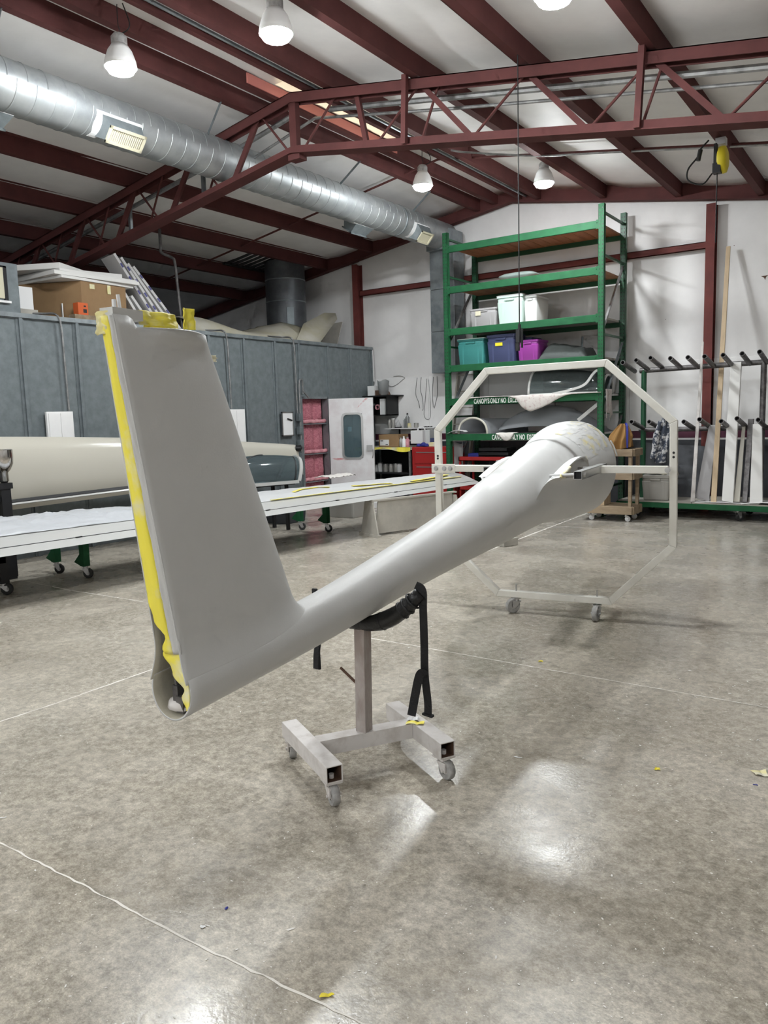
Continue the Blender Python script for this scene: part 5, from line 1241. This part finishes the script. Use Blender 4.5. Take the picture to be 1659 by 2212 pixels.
# ================================================================== OCTAGON ROTATION JIG
AX = V((-1.92, 2.59, 0)); AW = V((-.114, .9935, 0)).normalized(); AL_ = V((AW.y, -AW.x, 0))     # fuselage axis (tail to nose) and its right-hand side
def FP(s, l, z): return AX+AW*s+AL_*l+V((0, 0, z))
OC = V((-2.523, 5.381, 0)); OU = V((.691, .082, 0)).normalized(); ON = V((-OU.y, OU.x, 0))
def OP(s, z, n=0): return OC+OU*s+ON*n+V((0, 0, z))
oj = thing('octagon_jig', 'white octagonal tube frame on castors turning the fuselage', 'jig', OP(.28, 0))
vtx = [(-.20, 1.865), (.695, 1.875), (1.155, 1.45), (1.165, .585), (.74, .155), (-.125, .145), (-.61, .58), (-.615, 1.42)]
TW = .05
oc_c = sum((V((a, b)) for a, b in vtx), V((0, 0)))/8
for i in range(8):
    (s0, z0), (s1, z1) = vtx[i], vtx[(i+1) % 8]
    def bar(b):
        # mitred square tube: inner and outer outlines share the corner bisector
        def corner(k, off):
            p = V(vtx[k]); a = (p-V(vtx[k-1])).normalized(); c = (V(vtx[(k+1) % 8])-p).normalized()
            na, nc = V((a.y, -a.x)), V((c.y, -c.x)); bis = (na+nc).normalized(); return p+bis*(off/ max(.3, bis.dot(na)))
        r = []
        for k in (i, (i+1) % 8):
            o_, i_ = corner(k, TW/2), corner(k, -TW/2)
            r.append([OP(o_.x, o_.y, -TW/2), OP(o_.x, o_.y, TW/2), OP(i_.x, i_.y, TW/2), OP(i_.x, i_.y, -TW/2)])
        loft(b, r, True, True)
    part('frame_tube', oj, 'jigwhite', bar, bevel=.004)
for s in (0.0, .62):
    c = OP(s+.02, .12); caster(oj, c, -2.2 if s < .3 else -1.5, .058, .038, 'steel', 'greyrubber', .03)
    part('stud', oj, 'steel', lambda b: cyl(b, OP(s+.02, .12), OP(s+.02, .225), .007, 8))
# arms: pinned to the side posts, carrying square tubes along the wing roots
for sg, s_out, s_in in ((1, 1.13, .655), (-1, -.60, -.10)):
    part('arm', oj, 'jigwhite', lambda b: beam(b, OP(s_out, 1.125, -.055), OP(s_in, 1.125, -.055), .05, .052), bevel=.004)
    if sg < 0: part('arm_plate', oj, 'jigwhite', lambda b: beam(b, OP(s_out+sg*.04, 1.125, -.083), OP(s_out-sg*.16, 1.125, -.083), .006, .07, (0, 0, 1)), bevel=.003)
    for q in ((.0, -.07*sg, -.12*sg) if sg < 0 else (.0,)):
        part('bolt', oj, 'steel', lambda b: (cyl(b, OP(s_out+q, 1.125, -.084), OP(s_out+q, 1.125, -.10), .014, 6), cyl(b, OP(s_out+q, 1.125, -.084), OP(s_out+q, 1.125, -.089), .02, 12)))
    li = (OP(s_in, 0, 0)-AX).dot(AL_)
    s_a, s_b = (2.20, 2.95) if sg > 0 else (2.55, 3.1)
    def sq(b):
        for (a0, a1, c0, c1) in ((-.027, .027, .024, .027), (-.027, .027, -.027, -.024), (-.027, -.024, -.027, .027), (.024, .027, -.027, .027)):
            vs = [b.verts.new(FP(s_, li-sg*.0+a, 1.128+c)) for s_ in (s_a, s_b) for a in (a0, a1) for c in (c0, c1)]
            for q in ((0, 1, 3, 2), (4, 5, 7, 6), (0, 1, 5, 4), (2, 3, 7, 6), (0, 2, 6, 4), (1, 3, 7, 5)): b.faces.new([vs[k] for k in q])
    part('wing_root_tube', oj, 'steel', sq)
    part('tube_end_shade', oj, 'black', lambda b: b.faces.new([b.verts.new(FP(s_a+.03, li+a, 1.128+c)) for a, c in ((-.025, -.025), (.025, -.025), (.025, .025), (-.025, .025))]))  # black face standing in for the shade inside the open tube end
    for s_ in (s_a+.05, s_b-.06):
        part('spigot', oj, 'steel', lambda b: (cyl(b, FP(s_, li-sg*.02, 1.128), FP(s_, li-sg*.20, 1.118), .013, 10), cyl(b, FP(s_, li+sg*.027, 1.128), FP(s_, li+sg*.042, 1.128), .017, 6)))
for sp, zz in ((1.16, 1.24), (1.16, 1.21), (-.61, 1.22), (-.61, 1.20)):
    part('bolt_hole', oj, 'black', lambda b: cyl(b, OP(sp, zz, -TW/2-.0005), OP(sp, zz, -TW/2-.002), .009, 8))

# ================================================================== THE FUSELAGE
KS = np.array([-1.17, -.4, .4, 1.1, 1.7, 2.2, 2.6, 3.0, 3.5, 4.1])
ZC = np.array([.762, .776, .831, .878, .930, .974, 1.009, 1.018, 1.050, 1.036])
RZ = np.array([.090, .094, .118, .153, .201, .238, .277, .320, .388, .405])
KY = np.array([.86, .97, 1, 1, 1, .949, .921, .901, .895, .889])
def spl(x, v):
    m = np.gradient(v, KS); i = int(np.clip(np.searchsorted(KS, x)-1, 0, len(KS)-2)); h = KS[i+1]-KS[i]; t = (x-KS[i])/h
    return float((2*t**3-3*t**2+1)*v[i]+(t**3-2*t**2+t)*h*m[i]+(-2*t**3+3*t**2)*v[i+1]+(t**3-t**2)*h*m[i+1])
def lat(s): return -.007-.0193*s
def sec(s):
    return lat(s), spl(s, ZC), spl(s, RZ)*spl(s, KY), spl(s, RZ)
def hull(s, a, off=0.0):
    """point on the hull at station s, angle a from the top towards the right"""
    l, z, ry, rz = sec(s); return FP(s, l+(ry+off)*math.sin(a), z+(rz+off)*math.cos(a))
gf = thing('glider_fuselage', 'grey primed glider fuselage and tail fin held in the octagon jig', 'fuselage', FP(0, 0, .64))
SS = [-1.17+.04*i for i in range(int((3.92+1.17)/.04)+1)]
NA = 72
def boom(b):
    g = []
    for s in SS:
        step = .010/(1+math.exp(-(s-2.73)/.012)) - .008*math.exp(-((s-2.70)/.03)**2)
        row = []
        for k in range(NA):
            a = 2*math.pi*k/NA
            up = max(0, math.cos(a)) if abs(math.sin(a)) < .99 else 0
            row.append(b.verts.new(hull(s, a, step*min(1, max(0, math.cos(a)*2.2+.1)))))
        g.append(row)
    for i in range(len(SS)-1):
        for k in range(NA):
            a = 2*math.pi*(k+.5)/NA; a = min(a, 2*math.pi-a)
            if SS[i] < -.80 and a < math.radians(62): continue       # the fin is open into the boom here
            b.faces.new((g[i][k], g[i][(k+1) % NA], g[i+1][(k+1) % NA], g[i+1][k]))
part('tail_boom', gf, 'primer', boom, smooth=True, solid=.006, mats=['primer', 'primer_in'], core=lambda p: AX+AW*(p-AX).dot(AW)+V((0, 0, .9)))
# fin: airfoil loops rising from a fillet that wraps the boom
FZ0, FZ1 = .86, 1.832
def LE(z): return -.505-(z-FZ0)/(FZ1-FZ0)*.435
def TE(z): return -1.17-(z-FZ0)/(FZ1-FZ0)*.148
def fhalf(c, z):
    q = (z-FZ0)/(FZ1-FZ0); tte = .048-.024*q; tm = .056-.026*q
    if c < .45: return tte+(tm-tte)*math.sin(c/.45*math.pi/2)
    return tm*math.sqrt(max(0, 1-((c-.45)/.55)**2))
NC = 40
CC = [1-(1-i/NC)**1.8 for i in range(NC+1)]
FB = .055                                    # fillet reach on the hull
FZB = .925                                   # height where the straight fin begins
def body_pt(c, z, q, side):
    s = TE(z)+(LE(z)-TE(z))*c; h = fhalf(c, z)
    tl = max(0, (z-(FZ1-.11))/.11)
    fl_ = tl**2*math.sin(math.pi*max(0, min(1, (c-.22)/.78)))**.8
    h += .042*fl_
    h -= .011*math.exp(-((z-(FZ1-.075))/.035)**2)*math.sin(math.pi*max(0, min(1, (c-.30)/.70)))**1.2
    s += .008*tl**2*max(0, (c-.8)/.2)
    zz = z-(.028*max(0, min(1, (c-.16)/.045))*q**12)
    return s, h, zz
def fin_row(kind, q):
    """kind 'fillet': q = 0..1 from the hull up to the straight fin; kind 'body': q = height fraction"""
    out = []
    for side in (1, -1):
        pts = []
        for c in CC:
            if kind == 'body':
                z = FZB+(FZ1-FZB)*q
                s, h, zz = body_pt(c, z, q, side)
                pts.append(FP(s, lat(s)+side*h, zz))
            else:
                z = FZB; s, h, _ = body_pt(c, z, 0, side)
                e = 1e-3; c2 = min(1, c+e); c1 = max(0, c-e)
                ds = (LE(z)-TE(z))*(c2-c1); dh = fhalf(c2, z)-fhalf(c1, z)
                nx, ny = -dh, ds; L = math.hypot(nx, ny) or 1; nx, ny = nx/L, ny/L
                if c < .02: nx, ny = 0, 1
                if c > .999: nx, ny = 1, 0
                s0 = s+nx*FB*1.3; l0, zc, ry, rz = sec(s0)
                a0 = min((h+ny*FB)/(.5*(ry+rz)), 1.30)
                p0 = hull(s0, side*a0, -.0008); p1 = FP(s, lat(s)+side*h, z)
                nrm = (AL_*(math.sin(side*a0)/ry)+V((0, 0, 1))*(math.cos(a0)/rz)).normalized()
                ch = p1-p0; t0 = ch-nrm*ch.dot(nrm)
                t0 = t0.normalized() if t0.length > 1e-6 else V((0, 0, 1))
                d1 = FP(*((lambda S, H, Z: (S, lat(S)+side*H, Z))(*body_pt(c, z+.02, 0, side))))-p1; d1.normalize()
                k_ = ch.length*.42
                b0, b1, b2, b3 = p0, p0+t0*k_, p1-d1*k_, p1
                pts.append(b0*(1-q)**3+b1*3*q*(1-q)**2+b2*3*q*q*(1-q)+b3*q**3)
        out.append(pts)
    return out[0]+out[1][::-1][1:]
rows = [fin_row('fillet', k/10) for k in range(10)]+[fin_row('body', (k/26)) for k in range(27)]
def fin(b):
    vs = loft(b, rows, False)
part('tail_fin', gf, 'primer', fin, smooth=True, solid=.004, mats=['primer', 'primer_in'], core=lambda p: p-AL_*(p-AX).dot(AL_))
# rib closing the top of the fin
def tip(b):
    top = rows[-1]; n = len(top)//2
    mid = [(top[i]+top[-1-i])/2-V((0, 0, .012)) for i in range(n+1)]
    A_ = [b.verts.new(p-V((0, 0, .002))) for p in top[:n+1]]; B_ = [b.verts.new(p) for p in mid]; C_ = [b.verts.new(p-V((0, 0, .002))) for p in top[::-1][:n+1]]
    for i in range(n):
        for P, Q in ((A_, B_), (B_, C_)):
            try: b.faces.new((P[i], P[i+1], Q[i+1], Q[i]))
            except ValueError: pass
part('fin_tip_rib', gf, 'primer', tip, smooth=True)
part('fin_tip_stub', gf, 'primer', lambda b: loft(b, [[FP(s, lat(s)+sd*hh, z) for s, sd, hh in ((TE(FZ1)+.002, 1, .0235), (-1.212, 1, .027), (-1.212, -1, .027), (TE(FZ1)+.002, -1, .0235))] for z in (FZ1-.01, FZ1+.018)], True, True))
# yellow masking tape over the open rear edge
def tape_grid(u0, u1, z_end, torn):
    def f(b):
        n = 80; m = 8; g = []
        for i in range(n+1):
            q = i/n; z = FZ1-.004-(FZ1-z_end)*q
            s0 = TE(max(FZ0, z)); h = fhalf(0, max(FZB, z))+(.004 if z < FZB else 0)
            lo = u0
            if torn and q > .84: lo = u0+(u1-.12-u0)*min(1, (q-.84)/.10)*(.72+.16*math.sin(q*75))
            row = []
            for k in range(m+1):
                u = lo+(u1-lo)*k/m
                wr = .0035*noise.noise((u*2.2, z*9, 1))+.0025*noise.noise((u*5, z*23, 7))
                crease = .005*abs(noise.noise((u*1.2+z*3, z*16, 4)))*(1 if z < 1.2 else .5)
                row.append(b.verts.new(FP(s0+.004-.012*(1-u*u)+(wr-crease)*(1-u**6), lat(s0)+h*1.0*u, z)))
            g.append(row)
        for a_, c_ in zip(g[:-1], g[1:]):
            for k in range(m): b.faces.new((a_[k], a_[k+1], c_[k+1], c_[k]))
    return f
def tape_tail(b):
    g = []; l, zc, ry, rz = sec(-1.17)
    for i in range(23):
        q = i/22; z = .885-.175*q
        circ = ry*math.sqrt(max(.02, 1-((z-zc)/rz)**2)) if z < zc+rz*.97 else .02
        edge = max(circ, .050)-.004
        wd = .062*(1-.50*q)+.010*math.sin(q*17)
        row = []
        for k in range(9):
            u = k/8; wr = .006*noise.noise((u*3, z*22, 3))
            row.append(b.verts.new(FP(-1.170+.018*(1-u)*q+wr, lat(-1.17)+edge-wd*(1-u), z)))
        g.append(row)
    for a_, c_ in zip(g[:-1], g[1:]):
        for k in range(8): b.faces.new((a_[k], a_[k+1], c_[k+1], c_[k]))
part('masking_tape', gf, 'tapeyellow', tape_grid(-.93, .52, .885, True), smooth=True, solid=.0012, label='yellow masking tape over the open fin edge')
part('masking_tape', gf, 'tapeyellow', tape_tail, smooth=True, solid=.0012)
part('tape_edge', gf, 'primer', tape_grid(.50, 1.0, .885, False), smooth=True, solid=.0012, label='primer-sprayed tape edge')
part('tape_edge', gf, 'primer', tape_grid(-1.0, -.92, .885, False), smooth=True, solid=.0012)
def scrap(b, c, du, dv, nu, seed):
    sheet(b, lambda u, v: V(c)+V(du)*(u-.5)+V(dv)*v+V(nu)*(.5*math.sin(u*5+seed)+noise.noise((u*4, v*4, seed))), 12, 10)
part('tape_scrap', gf, 'tapepale', lambda b: scrap(b, FP(-1.315, .0, FZ1-.05), AL_*.055, V((0, 0, .06)), AW*.015, 2), smooth=True, solid=.001)
part('tape_scrap', gf, 'tapeyellow', lambda b: (scrap(b, FP(-1.12, .02, FZ1-.015), AW*.15, V((0, 0, .04))-AL_*.01, AL_*.02, 5), scrap(b, FP(-1.10, -.01, FZ1-.02), AW*.13, V((0, 0, .045)), AL_*.015, 8)), smooth=True, solid=.001)
part('tape_scrap', gf, 'tapeyellow', lambda b: scrap(b, FP(-.985, .0, FZ1-.01), AW*.045, V((0, 0, .062)), AL_*.01, 9), smooth=True, solid=.001)
part('tape_scrap', gf, 'tapepale', lambda b: scrap(b, atX(463, 782, FP(-.86, 0, 0).x), AW*.03, V((0, 0, .02)), AL_*.012, 12), smooth=True, solid=.001)
part('fin_pin', gf, 'white', lambda b: (cyl(b, FP(-1.27, .0, FZ1+.01), FP(-1.27, .0, FZ1+.045), .006, 8), cyl(b, FP(-1.25, .0, FZ1+.01), FP(-1.255, 0, FZ1+.06), .005, 6)))
# fitting inside the tail end
def fit(b):
    l, zc, ry, rz = sec(-1.14)
    box(b, FP(-1.13, l+.018, zc-.045), (.03, .05, .05)); box(b, FP(-1.135, l-.002, zc-.02), (.022, .03, .06))
    cyl(b, FP(-1.14, l-.004, zc+.005), FP(-1.14, l-.008, zc+.04), .006, 8); cyl(b, FP(-1.14, l-.008, zc+.036), FP(-1.14, l-.008, zc+.046), .009, 8)
    cyl(b, FP(-1.15, l+.03, zc-.04), FP(-1.10, l+.03, zc-.04), .014, 10)
part('tail_fitting', gf, 'darkpipe', fit)
part('tail_resin', gf, 'dustwhite', lambda b: lathe(b, FP(-1.11, lat(-1.1), .700), [(.001, 0), (.055, .0), (.05, .02), (.03, .03), (.001, .032)], 14), smooth=True)
# wing root fairings with open ends
RL = {1: .300, -1: .262}                     # end planes of the root stubs
def airfoil(n=18):
    up, lo = [], []
    for k in range(n+1):
        c = k/n
        x = 1-c                                # 1 at TE, distance from LE
        th = 1.48*(.2969*math.sqrt(x)-.126*x-.3516*x*x+.2843*x**3-.1036*x**4)
        up.append((c, th)); lo.append((c, -.55*th))
    return up+lo[::-1][1:-1]
AF = airfoil()
def root_pt(u, c, t, sg):
    s_b, s_e = 1.93+(3.45-1.93)*c, 2.20+(3.12-2.20)*c
    sm = u*u*(3-2*u)
    s = s_b+(s_e-s_b)*sm
    l, zc, ry, rz = sec(s)
    z_e = 1.112+.012*c+t*.62
    ang = 1.50-t*3.6 if t >= 0 else 1.50-t*9.0      # base outline in hull angles
    z_b = zc+rz*math.cos(max(.75, min(2.2, ang)))
    z = z_b+(z_e-z_b)*sm
    dz = max(-.97, min(.97, (z-zc)/rz)); surf = ry*math.sqrt(1-dz*dz)
    out = surf-.003+(max(RL[sg], surf+.004)-surf+.003)*(u**2.4)
    return FP(s, l+sg*out, z)
def root(sg):
    part('wing_root_fairing', gf, 'primer', lambda b: loft(b, [[root_pt(q/14, c, t, sg) for c, t in AF] for q in range(15)], True, False), smooth=True, autos=70)
    def lip(b):
        loft(b, [[root_pt(1, c, t, sg)+AL_*(sg*dl)+(V((0, 0, -t*.10))+AW*(.012*(.5-c)))*k for c, t in AF] for dl, k in ((0, 0), (.002, .5), (-.004, 1), (-.055, 1))], True, False)
    part('root_lip', gf, 'primer', lip, smooth=True, autos=50)
    part('root_rib', gf, 'cream', lambda b: b.faces.new([b.verts.new(root_pt(1, .04+.92*c, t*.92, sg)+AL_*(sg*-.05)) for c, t in AF]))
    def torn(b):
        random.seed(3)
        for base, n, sgn in (((.02, .30), 9, 1), ((.0, .16), 6, -1)):
            g = []
            for i in range(n+1):
                c = base[0]+(base[1]-base[0])*i/n; x = 1-c
                th = 1.48*(.2969*math.sqrt(x)-.126*x-.3516*x*x+.2843*x**3-.1036*x**4)*(1 if sgn > 0 else -.55)
                p = root_pt(1, c, th, sg)
                g.append([b.verts.new(p+AL_*sg*.002), b.verts.new(p+AL_*sg*(.012+.01*random.random())+V((0, 0, -sgn*.008))), b.verts.new(p+AL_*sg*(.004)+V((0, 0, -sgn*(.014+.022*random.random()))))])
            for a_, c_ in zip(g[:-1], g[1:]):
                for k in range(2): b.faces.new((a_[k], a_[k+1], c_[k+1], c_[k]))
    if sg > 0: part('torn_paper', gf, 'tapepale', torn, smooth=True, solid=.001)
root(1); root(-1)
# unpainted filler and tape at the front
mat('filler', (0.60, 0.60, 0.592), 0.5, col2=(0.62, 0.55, 0.30), scale=7, lo=.50, hi=.62)
random.seed(8)
def patchy(b):
    g = []
    for i in range(31):
        s = 3.12+.8*i/30
        g.append([b.verts.new(hull(s, .10+1.05*k/30, .0115+.0012*noise.noise((s*9, k*.35, 2)))) for k in range(31)])
    for i, (a_, c_) in enumerate(zip(g[:-1], g[1:])):
        for k in range(30):
            if noise.noise((i*.33, k*.30, 4)) > -.12: b.faces.new((a_[k], a_[k+1], c_[k+1], c_[k]))
part('filler_patches', gf, 'filler', patchy, smooth=True, kind='stuff', label='patches of pale filler and yellow tape')
part('front_flange', gf, 'primer', lambda b: sheet(b, lambda u, v: hull(3.92+.03*v, .95+.35*u, .012+.004*v), 10, 3), smooth=True, solid=.004)

# ================================================================== TAIL STAND
ts_ = thing('tail_stand', 'dusty white H-shaped castor stand carrying the tail boom', 'stand', (-1.94, 2.6, 0))
def hollow(b, p, q, w_, t_=.005):
    p, q = V(p), V(q); x, d, z = frame_of(q-p)
    def ring(e, h): return [e+x*a*h+z*c*h for a, c in ((-1, -1), (1, -1), (1, 1), (-1, 1))]
    o_, i_ = w_/2, w_/2-t_
    loft(b, [ring(p, i_), ring(p, o_), ring(q, o_), ring(q, i_), ring(p, i_)], True, False)
SW = .072; sz0 = .137
La, Lb = V((-2.315, 2.525, sz0)), V((-1.845, 2.265, sz0))
Ra, Rb = V((-2.03, 2.955, sz0)), V((-1.57, 2.69, sz0))
for a, c in ((La, Lb), (Ra, Rb)):
    part('side_tube', ts_, 'dustwhite', lambda b: hollow(b, a, c, SW), bevel=.003)
    part('tube_inside', ts_, 'rust', lambda b: hollow(b, a+(c-a)*.02, c-(c-a)*.008, SW-.011, .001))
ml, mr_ = La.lerp(Lb, .47), Ra.lerp(Rb, .47)
dlr = (mr_-ml).normalized()
part('cross_tube', ts_, 'dustwhite', lambda b: hollow(b, ml+dlr*SW*.5, mr_-dlr*SW*.5, SW-.004))
pb_ = ml.lerp(mr_, .50); pb_.z = sz0+SW/2-.003
part('post', ts_, 'dustpost', lambda b: hollow(b, pb_, V((AX.x+.0, AX.y+.0, .655))*1.0+V((pb_.x-AX.x, pb_.y-AX.y, 0))*.35, .054), bevel=.004)
for p, hd in ((La.lerp(Lb, .07), 2.4), (La.lerp(Lb, .93), -.55), (Ra.lerp(Rb, .07), 2.6), (Ra.lerp(Rb, .93), -.35)):
    p.z = sz0-SW/2
    caster(ts_, p, hd, .044, .030, 'dustwhite', 'greyrubber', .020, .07)
    part('caster_bolt', ts_, 'dustwhite', lambda b: cyl(b, p+V((0, 0, .004)), p+V((0, 0, .024)), .011, 8))
part('clamp_rod', ts_, 'rust', lambda b: cyl(b, pb_+V((-.005, -.01, .20)), pb_+V((-.105, -.02, .275)), .006, 8))
# padded saddle under the boom
def sad(b, l0, l1):
    pts = []
    for k in range(13):
        t = k/12; l = l0+(l1-l0)*t; z = .668+2.05*(abs(l)**2.0) if abs(l) < .28 else .83
        pts.append(FP(.0, l, z))
    tube(b, pts, [.028+.010*math.sin(math.pi*k/12)+.004*noise.noise((k*.9, l1, 2)) for k in range(13)], 12)
part('saddle_pad', ts_, 'blackwrap', lambda b: sad(b, -.02, .275), smooth=True)
part('saddle_pad', ts_, 'blackwrap', lambda b: sad(b, .02, -.185), smooth=True)
for l in (.095, .19, .215, .24):
    part('wrap_band', ts_, 'black', lambda b: lathe(b, (0, 0, 0), [(.036, -.006), (.041, 0), (.036, .006)], 14, 'X', False) or b.transform(Matrix.Translation(FP(0, l, .668+2.05*l*l)) @ Matrix.Rotation(math.atan2(AL_.y, AL_.x), 4, 'Z') @ Matrix.Rotation(-math.atan(4.1*l), 4, 'Y')), smooth=True)
sp = thing('ratchet_strap', 'black webbing strap hanging from the saddle of the tail stand', 'strap', FP(0, .28, .30))
e0 = FP(.0, .285, .83)
part('webbing', sp, 'blackcloth', lambda b: strip(b, wire([FP(.0, .255, .855), FP(-.0, .285, .835), FP(0, .286, .76), FP(.005, .285, .60), FP(.0, .287, .48), FP(.01, .293, .36), FP(.012, .292, .305)], 6), .034, AW*-1, .004))
part('folded_end', sp, 'blackcloth', lambda b: strip(b, wire([FP(-.004, .290, .475), FP(-.012, .283, .488), FP(-.018, .270, .475), FP(-.02, .252, .40), FP(-.022, .238, .33), FP(-.024, .232, .30)], 6), .036, AW*-1+AL_*.3, .004))
part('end_hem', sp, 'blackcloth', lambda b: beam(b, FP(.012, .270, .303), FP(.004, .318, .300), .02, .009))
sp2 = thing('strap_tail', 'short folded black strap end hanging left of the stand post', 'strap', FP(-.1, -.24, .43))
q0 = FP(.0, -.243, 0)
part('webbing', sp2, 'blackcloth', lambda b: (strip(b, [q0+V((0, 0, .80)), q0+V((0, 0, .54)), q0+V((.003, 0, .43))], .026, AW*-1, .012), strip(b, [q0+AL_*.006+V((0, 0, .55)), q0+AL_*.004-AW*.012+V((0, 0, .50)), q0-AW*.012+V((0, 0, .435))], .03, AW*-1, .01)), bevel=.003)
one('tape_scrap', 'tapeyellow', lambda b: sheet(b, lambda u, v: mr_+V((.02, -.045, SW/2+.002))+V((.075*(u-.5), .035*(u-.5), .006*abs(math.sin(u*5))))+V((.012, -.03, 0))*(v-.5), 8, 3), 'crumpled yellow tape lying on the right tube of the tail stand', 'tape', solid=.001)
one('foil_scrap', 'aluminium', lambda b: sheet(b, lambda u, v: mr_+V((-.008, -.018, SW/2+.002))+V((.05*(u-.5), .028*(u-.5), .010*abs(math.sin(u*6))))+V((.02, -.035, 0))*(v-.5), 8, 3), 'small silver scrap beside the yellow tape on the tail stand', 'scrap', solid=.001)

# ================================================================== SCRAPS ON THE FLOOR
def scrapf(lab, px, py, w_, h_, rz, m_, lift=.004, seed=1, nm='tape_scrap', cat='tape'):
    c = atZ(px, py); R = Matrix.Rotation(rz, 3, 'Z')
    one(nm, m_, lambda b: sheet(b, lambda u, v: c+R@V((w_*(u-.5)*(1+.2*math.sin(v*3+seed)), h_*(v-.5)*(1+.25*math.sin(u*4+seed)), 0))+V((0, 0, .0015+lift*abs(math.sin(u*3.5+seed)))), 8, 4), lab, cat, solid=.0006)
scrapf('yellow tape scrap across the floor crack in the foreground', 706, 2152, .034, .012, .75, 'yellow', .004, 1)
scrapf('small yellow tape scrap on the floor right of the stand', 1420, 1662, .022, .026, .2, 'yellow', .003, 2)
scrapf('tiny yellow tape scrap on the floor near the floor joint', 1168, 1429, .03, .02, .4, 'yellow', .003, 3)
scrapf('cream paper scrap on the floor at the right edge', 1642, 1672, .06, .05, .5, 'tapepale', .006, 4, 'paper_scrap', 'paper')
scrapf('white chip on the floor right of the purple speck', 437, 2003, .016, .010, .1, 'white', .001, 5, 'paint_chip', 'chip')
scrapf('purple speck on the floor in the left foreground', 489, 1963, .008, .012, .3, 'blue', .002, 6, 'paint_chip', 'chip')
scrapf('white chip on the floor at the left edge', 4, 1768, .03, .006, .9, 'white', .003, 7, 'paint_chip', 'chip')
scrapf('white crescent scrap on the floor right of the stand', 1120, 1637, .035, .008, .1, 'white', .002, 8, 'paint_chip', 'chip')
scrapf('dark blue speck on the floor near the cream paper scrap', 1632, 1696, .02, .008, .1, 'blue', .002, 9, 'paint_chip', 'chip')
# countless tiny flecks of paint and filler
bm = BM(); random.seed(21)
for i in range(1500):
    if i < 1000: px, py = random.uniform(-20, 1680), random.uniform(1340, 2230)
    else: px, py = random.uniform(900, 1650), random.uniform(1130, 1700)
    c = atZ(px, py); r = random.choice((.0008, .001, .0012, .0016, .0022))*random.uniform(.7, 1.3)*(1+.14*c.y)
    if random.random() < .03: r *= 1.9
    k = random.randint(4, 6); a0 = random.uniform(0, 6); el = random.uniform(1, 2.6); th_ = random.uniform(0, 3)
    vs = []
    for j in range(k):
        a = a0+6.283*j/k; x, y = r*math.cos(a)*el*random.uniform(.6, 1.2), r*math.sin(a)*random.uniform(.6, 1.2)
        vs.append(bm.verts.new((c.x+x*math.cos(th_)-y*math.sin(th_), c.y+x*math.sin(th_)+y*math.cos(th_), .0016)))
    bm.faces.new(vs)
o = obj('paint_flecks', bm, 'fleck', None, 'scattered tiny pale paint flecks over the concrete floor', 'paint flecks', kind='stuff')
